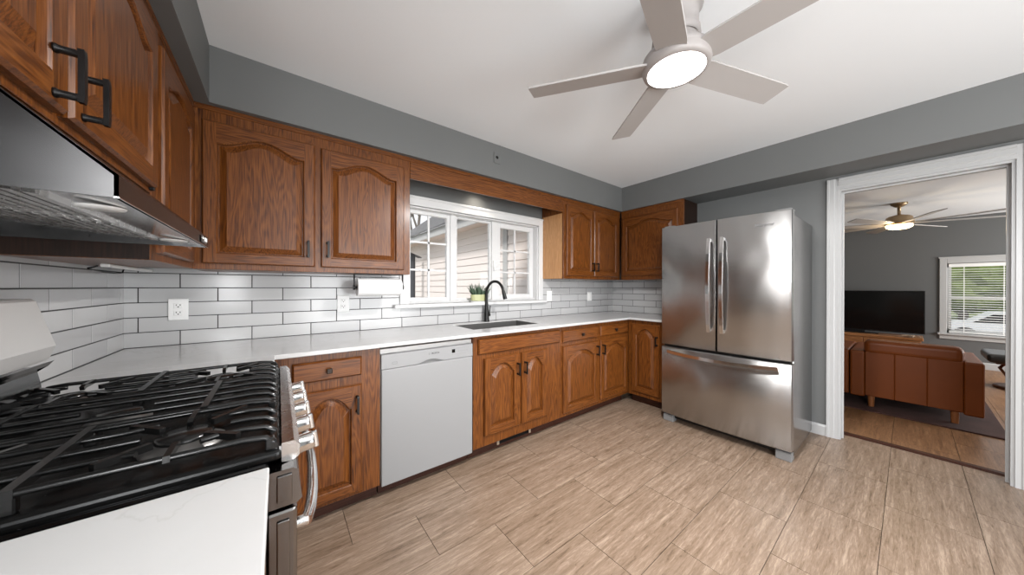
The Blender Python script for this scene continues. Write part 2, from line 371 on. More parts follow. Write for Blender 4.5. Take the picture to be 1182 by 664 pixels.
# left wall with an unseen side opening added for fill light
mb = MB(); mb.box(-.15, 0, -3.1, 0, -.06, ZC); mb.box(-.15, 0, YB, -4.4, -.06, ZC); mb.box(-.15, 0, -4.4, -3.1, -.06, .95); mb.box(-.15, 0, -4.4, -3.1, 2.05, ZC)
struct('wall_left', mb, 'wall', 'grey wall behind the stove', 'wall')
mb = MB(); mb.box(XR, XT, DY0, 0, -.06, ZC); mb.box(XR, XT, YB, DY1, -.06, ZC); mb.box(XR, XT, DY1, DY0, DZ, ZC)
struct('wall_right', mb, 'wall', 'grey wall with the doorway, behind the fridge', 'wall')
mb = MB(); mb.box(-.15, .95, YB-.15, YB, -.06, ZC); mb.box(3.25, XT, YB-.15, YB, -.06, ZC); mb.box(.95, 3.25, YB-.15, YB, 2.1, ZC)
struct('wall_rear', mb, 'wall', 'grey wall behind the viewer with an opening added for fill light', 'wall')
# soffits
mb = MB(); mb.box(0, .366, YB, 0, ZS, ZC); struct('ceiling_soffit_left', mb, 'wall', 'grey soffit above the stove wall cabinets', 'soffit')
mb = MB(); mb.box(.366, 3.899, -.365, 0, ZS, ZC); struct('ceiling_soffit_back', mb, 'wall', 'grey soffit above the window wall cabinets', 'soffit')
mb = MB(); mb.box(3.899, XR, YB, 0, ZS, ZC); struct('ceiling_soffit_right', mb, 'wall', 'grey soffit running above the fridge and doorway', 'soffit')
# door casing and jamb
door = empty('door_1', (XR, 0, 0), 0, 'white cased doorway opening into the living room', 'doorway', kind='structure')
mb = MB()
ca = .066
prof = [(-.020, 0), (-.020, .012), (-.014, .016), (-.014, .04), (-.009, .046), (-.009, .066), (0, .066), (0, 0)]  # (x, distance from the outer edge)
def casing_side(yout, sgn):
    pts = [(p[0], yout - sgn*p[1]) for p in prof]
    mb.prism(pts, 'z', 0.0, DZ + .088)
casing_side(DY0+ca, 1); casing_side(DY1-ca, -1)
ptsh = [(p[0], DZ+.088-p[1]*.088/.066) for p in prof]
mb.prism(ptsh, 'y', DY0+.0, DY1-.0)
mb.build('casing', 'trim', door)
mb = MB(); mb.box(0, XT-XR, DY0, DY0-.014, 0, DZ); mb.box(0, XT-XR, DY1, DY1+.014, 0, DZ); mb.box(0, XT-XR, DY0-.014, DY1+.014, DZ-.016, DZ)
mb.box(.05, .062, DY0-.014, DY0-.026, 0, DZ-.016); mb.box(.05, .062, DY1+.014, DY1+.026, 0, DZ-.016); mb.box(.05, .062, DY0-.026, DY1+.026, DZ-.028, DZ-.016)
mb.build('jamb', 'trim', door)
# far side casing
mb = MB(); mb.box(XT-XR, XT-XR+.018, DY0, DY0+.07, 0, DZ+.07); mb.box(XT-XR, XT-XR+.018, DY1, DY1-.07, 0, DZ+.07); mb.box(XT-XR, XT-XR+.018, DY0, DY1, DZ, DZ+.07)
mb.build('casing', 'trim', door)
mb = MB(); mb.prism([(XR, 0), (XR-.014, 0), (XR-.014, .075), (XR-.006, .088), (XR, .09)], 'y', -1.0, DY0+.066); struct('baseboard_right', mb, 'trim', 'short white baseboard beside the fridge', 'baseboard')
mb = MB(); mb.prism([(XR, 0), (XR-.014, 0), (XR-.014, .075), (XR-.006, .088), (XR, .09)], 'y', YB, DY1-.066); struct('baseboard_right.001', mb, 'trim', 'white baseboard right of the doorway', 'baseboard')
# frames of the unseen openings added around the fill lamps
pd = MB(); pd.box(.95, 1.02, YB-.12, YB, 0, 2.1); pd.box(3.18, 3.25, YB-.12, YB, 0, 2.1); pd.box(1.02, 3.18, YB-.12, YB, 2.03, 2.1); pd.box(2.06, 2.14, YB-.1, YB-.03, 0, 2.03); pd.box(1.02, 3.18, YB-.12, YB, 0, .05)
struct('door_added_rear', pd, 'vinyl', 'white frame of the fill light opening added behind the viewer', 'door')
pd = MB(); pd.box(-.12, .01, -3.1, -3.16, .95, 2.05); pd.box(-.12, .01, -4.34, -4.4, .95, 2.05); pd.box(-.12, .01, -4.34, -3.16, 1.99, 2.05); pd.box(-.12, .01, -4.34, -3.16, .95, 1.0)
struct('window_added_side', pd, 'vinyl', 'white frame of the fill light opening added left of the viewer', 'window')

# backsplash tiles
PITCH_Z, TL = .0784, .3025
def backsplash(name, label, along, u0, u1, zmax, j0, wallpos, d, holes=()):
    """tiles along x (wall y=0) or along y; j0 = a joint of the bottom row"""
    mb = MB(); g = .0020; t = .0066
    def put(a, b, z0, z1, th, c):
        if b-a < .004 or z1-z0 < .004: return
        mb.cur = c; bv = .0012
        q = [(a, 0, z0), (b, 0, z0), (b, 0, z1), (a, 0, z1)]
        f = [(a, th-bv, z0), (b, th-bv, z0), (b, th-bv, z1), (a, th-bv, z1)]
        e = [(a+bv, th, z0+bv), (b-bv, th, z0+bv), (b-bv, th, z1-bv), (a+bv, th, z1-bv)]
        P = q+f+e; out = []
        for (u, n, z) in P:
            out.append((u, wallpos+d*n, z) if along == 'x' else (wallpos+d*n, u, z))
        F = [[8, 9, 10, 11]]
        for k in range(4): F += [[k, (k+1) % 4, 4+(k+1) % 4, 4+k], [4+k, 4+(k+1) % 4, 8+(k+1) % 4, 8+k]]
        mb.add(out, F)
    def clip_put(a, b, z0, z1, th, c):
        segs = [(a, b, z0, z1)]
        for (h0, h1, hz0, hz1) in holes:
            new = []
            for (a_, b_, c_, d_) in segs:
                if b_ <= h0 or a_ >= h1 or d_ <= hz0 or c_ >= hz1: new.append((a_, b_, c_, d_)); continue
                if a_ < h0: new.append((a_, h0, c_, d_))
                if b_ > h1: new.append((h1, b_, c_, d_))
                lo, hi = max(a_, h0), min(b_, h1)
                if c_ < hz0: new.append((lo, hi, c_, hz0))
                if d_ > hz1: new.append((lo, hi, hz1, d_))
            segs = new
        for s_ in segs: put(*s_, th, c)
    clip_put(u0, u1, .914, zmax, .0055, 1)
    r = 0; z = .914
    while z < zmax-.004:
        off = j0 + (TL/2 if r % 2 else 0)
        k = math.floor((u0-off)/TL)
        while off+k*TL < u1:
            a, b = max(off+k*TL+g, u0), min(off+(k+1)*TL-g, u1)
            clip_put(a, b, z+g, min(z+PITCH_Z-g, zmax), t, 0); k += 1
        z += PITCH_Z; r += 1
    return struct(name, mb, ['tile', 'grout'], label, 'backsplash')
backsplash('wall_back_tiles', 'white subway tiles with dark grout under the window', 'x', .0, XR, 1.335, .2045, 0, -1, holes=[(1.405, 2.935, 1.066, 3)])
backsplash('wall_left_tiles', 'white subway tiles with dark grout behind the stove', 'y', -1.8, 0, 1.56, -.196, 0, 1)
backsplash('wall_right_tiles', 'white subway tiles with dark grout beside the fridge', 'y', -1.06, 0, 1.335, -.1515, XR, -1)

# ------------------------------------------------------------------ kitchen window
win = empty('window_1', (0, 0, 0), 0, 'white three panel window over the sink', 'window', kind='structure')
mb = MB()
mb.box(1.395, WX0+.004, -.022, 0, 1.095, 1.968, .004); mb.box(WX1-.004, 2.937, -.022, 0, 1.095, 1.968, .004); mb.box(WX0, WX1, -.022, 0, WZ1-.004, 1.968, .004)
mb.box(1.385, 2.947, -.03, 0, 1.955, 1.975, .003); mb.box(1.45, 2.89, -.026, 0, WZ1-.004, WZ1+.012, .003)
mb.build('casing', 'vinyl', win)
mb = MB(); mb.box(1.345, 2.962, -.062, .05, 1.066, 1.095, .008, 2); mb.build('sill', 'vinyl', win)
mb = MB()  # jamb liner
mb.box(WX0, WX0+.014, 0, .13, WZ0, WZ1); mb.box(WX1-.014, WX1, 0, .13, WZ0, WZ1); mb.box(WX0, WX1, 0, .13, WZ1-.014, WZ1); mb.box(WX0, WX1, .04, .13, WZ0-.02, WZ0+.016)
mb.build('frame', 'vinyl', win)
X0, X1, Z0, Z1 = WX0+.014, WX1-.014, WZ0+.016, WZ1-.014
XA, XB = 1.895, 2.345
mb = MB(); mb.box(XA-.03, XA+.03, .055, .125, Z0, Z1, .003); mb.box(XB-.03, XB+.03, .055, .125, Z0, Z1, .003); mb.build('mullion', 'vinyl', win)
def sash(xa, xb, y, fw_, grid, name='sash'):
    mb = MB()
    mb.box(xa, xa+fw_, y, y+.035, Z0, Z1, .003); mb.box(xb-fw_, xb, y, y+.035, Z0, Z1, .003)
    mb.box(xa+fw_, xb-fw_, y, y+.035, Z0, Z0+fw_, .003); mb.box(xa+fw_, xb-fw_, y, y+.035, Z1-fw_, Z1, .003)
    if grid:
        xm = (xa+xb)/2; h = (Z1-Z0-2*fw_)
        mb.box(xm-.008, xm+.008, y+.012, y+.026, Z0+fw_, Z1-fw_)
        for k in (1, 2): mb.box(xa+fw_, xb-fw_, y+.012, y+.026, Z0+fw_+h*k/3-.008, Z0+fw_+h*k/3+.008)
    s_ = mb.build(name, 'vinyl', win)
    g = MB(); g.box(xa+fw_-.004, xb-fw_+.004, y+.017, y+.021, Z0+fw_-.004, Z1-fw_+.004); g.build('pane', 'glass', s_)
    return s_
sash(X0, XA-.028, .065, .034, True); sash(XA+.028, XB-.028, .075, .02, False); sash(XB+.028, X1, .065, .05, True)
mb = MB(); mb.box(XB-.02, XB-.008, .035, .056, 1.42, 1.5, .003); mb.tube([(XB-.014, .04, 1.47), (XB-.014, .028, 1.44), (XB-.014, .03, 1.4)], .005, 8); mb.build('latch', 'white_pl', win)

# ------------------------------------------------------------------ cabinets
def arch_loop(x0, x1, z0, z1, rise, n=26, sh=.13, pw=1.0):
    """inner outline: bottom-left, bottom-right, right shoulder, arch right to left, left shoulder; z1 is the top of the arch"""
    pts = [(x0, z0), (x1, z0)]
    zs = z1-rise
    for i in range(n+1):
        u = 1-2*i/n; x = (x0+x1)/2+u*(x1-x0)/2
        a = abs(u)/(1-sh)
        z = zs if a >= 1 else zs+rise*((.5*(1+math.cos(math.pi*a)))**pw if pw > .55 else .55*math.cos(math.pi*a/2)+.45*math.sqrt(1-a*a))
        pts.append((x, z))
    return pts
def make_door(parent, w, h, loc, rise=.05, st=.052, handle=None, hz=None, pw=.75, flat=False):
    """front faces local -y, origin at its lower left back corner; 20 mm thick"""
    T = .02; mb = MB(); b = .006
    # bevelled outline
    o0 = [(0, 0), (w, 0), (w, h), (0, h)]; o1 = [(b, b), (w-b, b), (w-b, h-b), (b, h-b)]
    vs = [(x, 0, z) for x, z in o0]+[(x, -T+.007, z) for x, z in o0]+[(x, -T, z) for x, z in o1]
    fs = [[3, 2, 1, 0]]
    for k in range(4): fs += [[k, (k+1) % 4, 4+(k+1) % 4, 4+k], [4+k, 4+(k+1) % 4, 8+(k+1) % 4, 8+k]]
    mb.add(vs, fs)
    tr = st*.95
    inner = arch_loop(st, w-st, st, h-tr, rise, pw=pw); n = len(inner)
    mb.add([(b, -T, b), (st, -T, b), (st, -T, h-b), (b, -T, h-b)], [[0, 1, 2, 3]])
    mb.add([(w-st, -T, b), (w-b, -T, b), (w-b, -T, h-b), (w-st, -T, h-b)], [[0, 1, 2, 3]])
    mb.cur = 1
    mb.add([(st, -T, b), (w-st, -T, b), (w-st, -T, st), (st, -T, st)], [[0, 1, 2, 3]])
    top = inner[2:]
    vs = [(x, -T, z) for x, z in top]+[(x, -T, h-b) for x, z in top]; k = len(top)
    mb.add(vs, [[i, i+1, k+i+1, k+i] for i in range(k-1)])
    # moulded inner edge down to the panel groove
    mb.cur = 0
    def off(pts, d):
        x0, z0 = pts[0]; x1 = pts[1][0]; cx = (x0+x1)/2; hw = (x1-x0)/2; out = []
        for i, (x, z) in enumerate(pts):
            xx = cx+(x-cx)*(hw-d)/hw
            out.append((xx, z0+d if i < 2 else z-d))
        return out
    l1 = off(inner, .004); l2 = off(inner, .0065)
    vs = [(x, -T, z) for x, z in inner]+[(x, -T+.004, z) for x, z in l1]+[(x, -T+.017, z) for x, z in l2]
    mb.add(vs, [[r_*n+i, r_*n+(i+1) % n, (r_+1)*n+(i+1) % n, (r_+1)*n+i] for r_ in (0, 1) for i in range(n)])
    d = mb.build('door', ['oak', 'oakx'], parent, loc)
    # raised panel
    pm = MB()
    a0 = off(inner, .006); a1 = off(inner, .0105); a2 = off(inner, .036); a3 = off(inner, .039)
    vs = []
    for lp, y in ((a0, -T+.0165), (a1, -T+.0165), (a2, -T+.0035), (a3, -T+.002)): vs += [(x, y, z) for x, z in lp]
    fs = [[r_*n+i, r_*n+(i+1) % n, (r_+1)*n+(i+1) % n, (r_+1)*n+i] for r_ in (0, 1, 2) for i in range(n)]
    pm.add(vs, fs)
    # field as strips
    tp = a3[2:]; k = len(tp)
    pm.add([(x, -T+.002, z) for x, z in tp]+[(x, -T+.002, a3[0][1]) for x, z in tp], [[i, i+1, k+i+1, k+i] for i in range(k-1)])
    pm.build('panel', 'oak', d)
    if handle is not None: make_pull(d, (handle, -T, hz))
    return d
def make_pull(parent, c, L=.096):
    x, y, z = c; mb = MB()
    for s in (-1, 1):
        zz = z+s*L/2*.82
        mb.lathe([(.0, 0), (.0085, 0), (.0085, .003), (.0055, .008), (.0055, .026)], (x, y, zz), 12, Matrix.Rotation(R(90), 3, 'X'))
        mb.box(x-.005, x+.005, y-.03, y-.002, zz-.006, zz+.006, .002)
    pts = [(x, y-.030, z-L/2), (x, y-.031, z-L*.4), (x, y-.031, z), (x, y-.031, z+L*.4), (x, y-.030, z+L/2)]
    mb.bar(pts, .011, .008, (0, -1, 0))
    return mb.build('handle', 'black_matte', parent)
def make_drawer(parent, w, h, loc, knob=True):
    T = .02; b = .008; mb = MB(); mb.cur = 1
    o0 = [(0, 0), (w, 0), (w, h), (0, h)]; o1 = [(b, b), (w-b, b), (w-b, h-b), (b, h-b)]
    vs = [(x, 0, z) for x, z in o0]+[(x, -T+.009, z) for x, z in o0]+[(x, -T, z) for x, z in o1]
    fs = [[3, 2, 1, 0], [8, 9, 10, 11]]
    for k in range(4): fs += [[k, (k+1) % 4, 4+(k+1) % 4, 4+k], [4+k, 4+(k+1) % 4, 8+(k+1) % 4, 8+k]]
    mb.add(vs, fs); d = mb.build('drawer' if knob else 'drawer_front', ['oak', 'oakx'], parent, loc)
    if knob:
        kb = MB(); kb.tube([(w/2, -T, h/2), (w/2, -T-.014, h/2)], .006, 10); kb.box(w/2-.013, w/2+.013, -T-.026, -T-.012, h/2-.013, h/2+.013, .004, 2)
        kb.build('knob', 'brass', d)
    return d
def carcass(parent, x0, x1, depth, z0, z1, openings, name='carcass', side='oak', kick=None, crown=False, lip=0):
    """box with a face frame whose front is local y = 0 and body runs to y = depth"""
    mb = MB()
    t_ = .016
    mb.box(x0, x0+t_, .018, depth, z0, z1); mb.box(x1-t_, x1, .018, depth, z0, z1); mb.box(x0+t_, x1-t_, depth-.006, depth, z0, z1); mb.box(x0+t_, x1-t_, .018, depth-.006, z0, z0+t_)
    if crown: mb.box(x0+t_, x1-t_, .018, depth-.006, z1-t_, z1)
    # face frame: solid rails and stiles around the openings (simple overlay doors hide the openings)
    mb.box(x0, x1, 0, .018, z0, z1, .0015)
    mb.cur = 1
    if crown:
        mb.prism([(0, z1-.026), (-.004, z1-.024), (-.004, z1-.010), (-.007, z1-.006), (-.007, z1), (0, z1)], 'x', x0, x1)
    o = mb.build(name, [side, 'oakx'], parent)
    if kick:
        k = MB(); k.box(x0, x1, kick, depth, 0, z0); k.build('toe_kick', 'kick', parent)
    return o
CT0, CT1 = .892, .914

# --- wall cabinets, window wall
YF = -.325
c = empty('wall_cabinet', (0, YF, 0), 0, 'oak wall cabinet with two arched doors between stove corner and window', 'cabinet', 'oak wall cabinets')
carcass(c, .302, 1.368, .316, 1.322, ZS-.001, None, crown=True)
make_door(c, .470, .712, (.336, 0, 1.351), .055, handle=.470-.034, hz=.10)
make_door(c, .487, .706, (.836, 0, 1.351), .055, handle=.034, hz=.105)
c = empty('wall_cabinet', (0, YF, 0), 0, 'narrow oak wall cabinet with two arched doors right of the window', 'cabinet', 'oak wall cabinets')
carcass(c, 2.932, 3.918, .316, 1.322, ZS-.001, None, crown=True)
sp = MB(); sp.box(2.9305, 2.9318, .02, .314, 1.324, 1.99); sp.build('side_panel', 'oak_lamplit', c)
make_door(c, .436, .725, (2.965, 0, 1.354), .05, handle=.436-.03, hz=.10)
make_door(c, .452, .725, (3.412, 0, 1.354), .05, handle=.03, hz=.10)
mb = MB(); mb.cur = 0; mb.box(1.369, 2.931, YF, YF+.02, 1.998, ZS-.001, .003)
mb.prism([(YF, ZS-.027), (YF-.004, ZS-.025), (YF-.004, ZS-.011), (YF-.007, ZS-.007), (YF-.007, ZS-.002), (YF, ZS-.002)], 'x', 1.369, 2.931)
tag(mb.build('valance_board', 'oakx'), 'long horizontal oak valance board bridging the cabinets above the window', 'valance')
# --- wall cabinets, stove wall (front faces +x)
c = empty('wall_cabinet', (.302, 0, 0), R(90), 'oak wall cabinet with black pulls directly above the range hood', 'cabinet', 'oak wall cabinets')
# local x runs along +y
carcass(c, -2.06, -.937, .294, 1.541, ZS-.001, None, crown=True)
make_door(c, .52, .52, (-2.012, 0, 1.557), .05, handle=.52-.052, hz=.058, st=.056)
make_door(c, .526, .52, (-1.478, 0, 1.557), .05, handle=.034, hz=.058, st=.056)
hg = MB(); hg.box(-.962, -.946, -.012, 0, 1.548, 1.562, .002); hg.build('hinge', 'black_matte', c)
c = empty('wall_cabinet', (.302, 0, 0), R(90), 'oak corner wall cabinet with one arched door right of the range hood', 'cabinet', 'oak wall cabinets')
carcass(c, -.935, -.327, .294, 1.322, ZS-.001, None, crown=True)
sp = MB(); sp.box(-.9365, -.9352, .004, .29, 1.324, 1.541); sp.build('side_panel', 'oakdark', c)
make_door(c, .49, .715, (-.888, 0, 1.35), .055)
# --- right wall (front faces -x); local x runs along -y
c = empty('wall_cabinet', (3.920, 0, 0), R(-90), 'oak wall cabinet with one wide arched door beside the fridge top', 'cabinet', 'oak wall cabinets')
carcass(c, .346, 1.058, .325, 1.322, ZS-.001, None, crown=True)
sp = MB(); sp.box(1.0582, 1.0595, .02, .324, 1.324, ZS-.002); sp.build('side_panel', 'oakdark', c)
make_door(c, .634, .690, (.370, 0, 1.366), .055, pw=.8)

# --- base cabinets, window wall
YL = -.610
def base(x0, x1, label, kick=.077, loc=(0, YL, 0), rz=0, depth=.60, z0=.092):
    c = empty('base_cabinet', loc, rz, label, 'cabinet', 'oak base cabinets')
    carcass(c, x0, x1, depth, z0, CT0-.001, None, kick=kick); return c
c = base(.672, 1.099, 'oak base cabinet with one drawer between stove and dishwasher')
cp_ = MB(); cp_.box(.584, .60, -.36, 0, .092, CT0-.001); cp_.box(.50, .516, -.36, .0, 0, .092); cp_.box(.60, .672, 0, .018, .092, CT0-.001); cp_.build('corner_panel', 'oak', c)
make_drawer(c, .312, .102, (.688, 0, .75)); make_door(c, .312, .588, (.688, 0, .112), .075, handle=.312-.024, hz=.485, st=.05, pw=.5)
c = base(1.713, 2.584, 'oak sink base cabinet right of the dishwasher')
make_drawer(c, .82, .108, (1.748, 0, .757), knob=False)
make_door(c, .318, .555, (1.799, 0, .168), .07, handle=.318-.024, hz=.44, st=.05, pw=.5); make_door(c, .272, .555, (2.142, 0, .168), .07, handle=.024, hz=.44, st=.05, pw=.5)
rg = MB(); rg.box(1.965, 1.985, .066, .077, .022, .092, .002); rg.box(2.285, 2.305, .066, .077, .022, .092, .002); rg.cur = 1; rg.box(1.985, 2.285, .070, .077, .024, .090)
for k in range(8): rg.box(1.985, 2.285, .067, .070, .028+k*.0078, .031+k*.0078)
rg.build('vent_register', ['register', 'black_matte'], c)
c = base(2.586, 3.640, 'oak base cabinet with two drawers in the inner corner')
make_drawer(c, .490, .102, (2.608, 0, .75)); make_drawer(c, .474, .102, (3.137, 0, .752))
make_door(c, .490, .590, (2.608, 0, .126), .065, handle=.490-.026, hz=.50, st=.055, pw=.5); make_door(c, .474, .590, (3.137, 0, .126), .065, handle=.026, hz=.50, st=.055, pw=.5)
c = base(.612, 1.045, 'oak base cabinet with one tall arched door next to the fridge', loc=(3.642, 0, 0), rz=R(-90), depth=.60)
make_door(c, .298, .715, (.660, 0, .135), .065, handle=.298-.02, hz=.56, st=.05, pw=.5)
# --- near cabinet under the front counter
c = base(-2.6, -1.772, 'oak base cabinet under the counter in front of the stove', loc=(.598, 0, 0), rz=R(90), depth=.59)
make_drawer(c, .74, .102, (-2.55, 0, .75)); make_door(c, .365, .59, (-2.55, 0, .126), .065, handle=.34, hz=.5); make_door(c, .365, .59, (-2.175, 0, .126), .065, handle=.025, hz=.5)

# ------------------------------------------------------------------ worktops, sink
SX0, SX1, SY0, SY1 = 1.80, 2.48, -.47, -.125
mb = MB(); b = .004
YC, XC = -.660, 3.590
mb.box(.009, SX0, YC, -.009, CT0, CT1, .003); mb.box(SX1, XR-.009, YC, -.009, CT0, CT1, .003)
mb.box(SX0-.004, SX1+.004, YC, SY0, CT0, CT1, .003); mb.box(SX0-.004, SX1+.004, SY1, -.009, CT0, CT1, .003)
mb.box(.009, .622, -.971, YC+.004, CT0, CT1, .003); mb.box(XC, XR-.009, -1.05, YC+.004, CT0, CT1, .003)
tag(mb.build('countertop', 'quartz'), 'long white quartz countertop running under the window from stove to fridge', 'countertop')
mb = MB(); mb.box(.009, .622, -2.75, -1.766, CT0, CT1, .003, 2)
tag(mb.build('countertop', 'quartz'), 'short white quartz countertop in front of the stove, nearest the viewer', 'countertop')
sk = empty('sink', (2.14, -.3, .69), 0, 'dark undermount kitchen sink set in the worktop below the window', 'sink')
mb = MB(); t = .006; zb = .70-.69
X0_, X1_, Y0_, Y1_ = SX0-2.14+.006, SX1-2.14-.006, SY0+.3+.006, SY1+.3-.006
mb.box(X0_, X1_, Y0_, Y1_, zb, zb+t); z1_ = CT1-.004-.69
mb.box(X0_, X0_+t, Y0_, Y1_, zb, z1_); mb.box(X1_-t, X1_, Y0_, Y1_, zb, z1_); mb.box(X0_, X1_, Y0_, Y0_+t, zb, z1_); mb.box(X0_, X1_, Y1_-t, Y1_, zb, z1_)
mb.build('basin', 'sinkm', sk)
mb = MB(); mb.lathe([(0, zb+t+.004), (.03, zb+t+.003), (.044, zb+t+.001)], (-.05, 0, 0), 24); mb.build('drain', 'chrome', sk)

fc = empty('faucet', (2.172, -.068, CT1), R(20), 'matte black gooseneck faucet behind the sink', 'faucet')
mb = MB(); mb.lathe([(0, 0), (.029, 0), (.029, .004), (.026, .010), (.0235, .05), (.0195, .11), (.0145, .18), (.0135, .205)], n=24); mb.build('body', 'black_matte', fc)
pts = [(0, 0, .20)] + [(0, 0, .2+.06*k/3) for k in (1, 2, 3)]
for k in range(1, 13):
    a = math.pi*k/12*.93; pts.append((0, -.095+.095*math.cos(a), .26+.112*math.sin(a)))
mb = MB(); mb.tube(pts, .0125, 14); mb.build('spout', 'black_matte', fc)
e = Vector(pts[-1]); dr = (Vector(pts[-1])-Vector(pts[-2])).normalized()
mb = MB(); mb.tube([e-dr*.004, e+dr*.03, e+dr*.06, e+dr*.075], [.0145, .0165, .0185, .0185], 16); mb.build('spray_head', 'black_matte', fc)
mb = MB(); mb.tube([(.018, 0, .06), (.045, 0, .06)], .0155, 14); mb.tube([(.040, 0, .06), (.048, -.0, .10), (.054, -.004, .145)], [.007, .006, .005], 10); mb.build('lever', 'black_matte', fc)

pl = empty('potted_succulent', (2.128, -.004, 1.0945), 0, 'small succulent in a ribbed pale green pot on the window sill', 'plant')
mb = MB(); mb.lathe([(0, 0), (.085, 0), (.092, .006), (.094, .010), (.088, .010)], n=32)
mb.v = [(x, y*.5, z) for x, y, z in mb.v]; mb.build('saucer', 'vinyl', pl)
mb = MB(); n = 40; vs = []; prof = [(.066, .010), (.072, .014), (.076, .06), (.078, .062), (.078, .07), (.072, .07), (.07, .055)]
for j, (r_, z) in enumerate(prof):
    for k in range(n): 
        rr = r_*(1+(.018 if k % 2 and j < 3 else 0)); a = 2*math.pi*k/n; vs.append((rr*math.cos(a)*1.12, rr*math.sin(a)*.62, z))
mb.add(vs, [[i*n+k, i*n+(k+1) % n, (i+1)*n+(k+1) % n, (i+1)*n+k] for i in range(len(prof)-1) for k in range(n)]); mb.build('pot', 'pot', pl)
mb = MB(); mb.lathe([(0, .058), (.075, .056)], n=24); o = mb.build('soil', 'soil', pl); o.scale = (1.05, .6, 1)
mb = MB()
for k in range(95):
    a = random.uniform(0, 2*math.pi); rr = random.uniform(0, .06); L = random.uniform(.05, .115); t = random.uniform(.1, 1.05)
    p0 = Vector((rr*math.cos(a)*1.1, rr*math.sin(a)*.55, .055)); d_ = Vector((math.cos(a)*math.sin(t)*1.15, math.sin(a)*math.sin(t)*.42, math.cos(t))).normalized()
    p1 = p0+d_*L*.5; p2 = p0+d_*L+Vector((0, 0, .012)); mb.tube([p0, p1, p2], [.0045, .0055, .0008], 6)
mb.build('foliage', 'leaf', pl)

# ------------------------------------------------------------------ paper towel
pt = empty('paper_towel_holder', (0, -.25, 1.232), 0, 'black paper towel holder mounted under the wall cabinet', 'paper towel holder')
mb = MB(); mb.box(1.03, 1.34, -.02, .02, .084, .0895, .001); mb.build('mounting_bar', 'black_matte', pt)
for x in (1.029, 1.341):
    mb = MB(); mb.box(x-.003, x+.003, -.013, .013, -.005, .089, .002); mb.tube([(x-.006, 0, .0), (x+.006, 0, .0)], .017, 16); mb.build('bracket', 'black_matte', pt)
mb = MB(); mb.tube([(1.03, 0, 0), (1.34, 0, 0)], .008, 10); mb.build('rod', 'black_matte', pt)
rl = empty('paper_towel_roll', (1.185, -.25, 1.232), 0, 'white paper towel roll hanging left of the window', 'paper towels')
mb = MB(); mb.lathe([(.021, -.14), (.0565, -.14), (.0575, -.138), (.0575, .138), (.0565, .14), (.021, .14)], n=40, mat=Matrix.Rotation(R(90), 3, 'Y'), smooth=False)
for i in range(len(mb.sm)): mb.sm[i] = 80 <= i < 120
mb.build('paper', 'paper', rl)
mb = MB(); mb.lathe([(.0205, -.139), (.0205, .139)], n=24, mat=Matrix.Rotation(R(90), 3, 'Y')); mb.build('cardboard_core', 'register', rl)

# ------------------------------------------------------------------ outlets, switches
def outlet(name, x, z, y, label, kind, group=None, wdt=.07, ht=.115, mat='white_pl'):
    o = empty(name, (x, y, z), 0, label, 'outlet' if kind == 'outlet' else ('switch' if kind == 'switch' else 'cover plate'), group)
    mb = MB(); mb.box(-wdt/2, wdt/2, -.006, 0, -ht/2, ht/2, .004, 2); mb.build('plate', mat, o)
    if kind == 'outlet':
        for s in (-1, 1):
            mb = MB(); mb.box(-.017, .017, -.009, -.005, s*.02-.014, s*.02+.014, .005, 2); mb.cur = 1
            mb.box(-.009, -.006, -.0096, -.0085, s*.02, s*.02+.008); mb.box(.006, .009, -.0096, -.0085, s*.02, s*.02+.008); mb.lathe([(0, 0), (.003, 0)], (0, -.0094, s*.02-.006), 10, Matrix.Rotation(R(90), 3, 'X'))
            mb.build('receptacle', [mat, 'black_matte'], o)
    elif kind == 'switch':
        mb = MB(); mb.box(-.017, .017, -.011, -.005, -.033, .033, .002); mb.build('rocker', mat, o)
    else:
        mb = MB(); mb.lathe([(0, .002), (.011, .002), (.013, 0)], (0, -.006, .006), 20, Matrix.Rotation(R(90), 3, 'X')); mb.build('coax_socket', 'black', o)
    return o
outlet('wall_outlet', .199, 1.109, -.008, 'white duplex outlet in the tiles left of the dishwasher, under the big wall cabinet', 'outlet', 'backsplash outlets', .077, .118)
outlet('wall_outlet', 1.002, 1.115, -.008, 'white duplex outlet just left of the window sill, below the paper towel', 'outlet', 'backsplash outlets', .077, .118)
outlet('light_switch', 3.042, 1.135, -.008, 'white rocker switch close to the right end of the window sill', 'switch', 'backsplash switches', .075, .118)
outlet('light_switch', 3.745, 1.12, -.008, 'white rocker switch in the tiles near the right inner corner', 'switch', 'backsplash switches', .085, .112)
outlet('cover_plate', 2.081, 2.308, -.365, 'grey painted cover plate with a black socket on the soffit', 'plate', None, .064, .09, 'wall')

# ------------------------------------------------------------------ lights under the cabinets
uc = empty('under_cabinet_light', (0, 0, 0), 0, 'slim white under cabinet light bar with black cord in the stove corner', 'light')
mb = MB(); mb.box(.10, .125, -.60, -.10, 1.309, 1.3215, .003); mb.build('housing', 'white_pl', uc)
mb = MB(); mb.tube([(.095, -.60, 1.312), (.08, -.62, 1.302), (.06, -.50, 1.299), (.04, -.35, 1.296), (.03, -.22, 1.296), (.03, -.12, 1.300), (.03, -.10, 1.318)], .003, 8); mb.build('cord', 'black_matte', uc)
vl = empty('valance_light', (2.1, -.10, ZS), 0, 'small downlight behind the valance board above the window', 'light')
mb = MB(); mb.lathe([(0, 0), (.04, 0), (.04, -.022), (.033, -.024), (.033, -.018)], n=24); mb.build('housing', 'white_pl', vl)
mb = MB(); mb.lathe([(0, -.0185), (.033, -.0185)], n=24); mb.build('lens', 'led', vl)
ld = bpy.data.lights.new('valance_lamp', 'SPOT'); ld.energy = 3; ld.spot_size = R(150); ld.spot_blend = 1; ld.shadow_soft_size = .025; ld.color = (1, .9, .76)
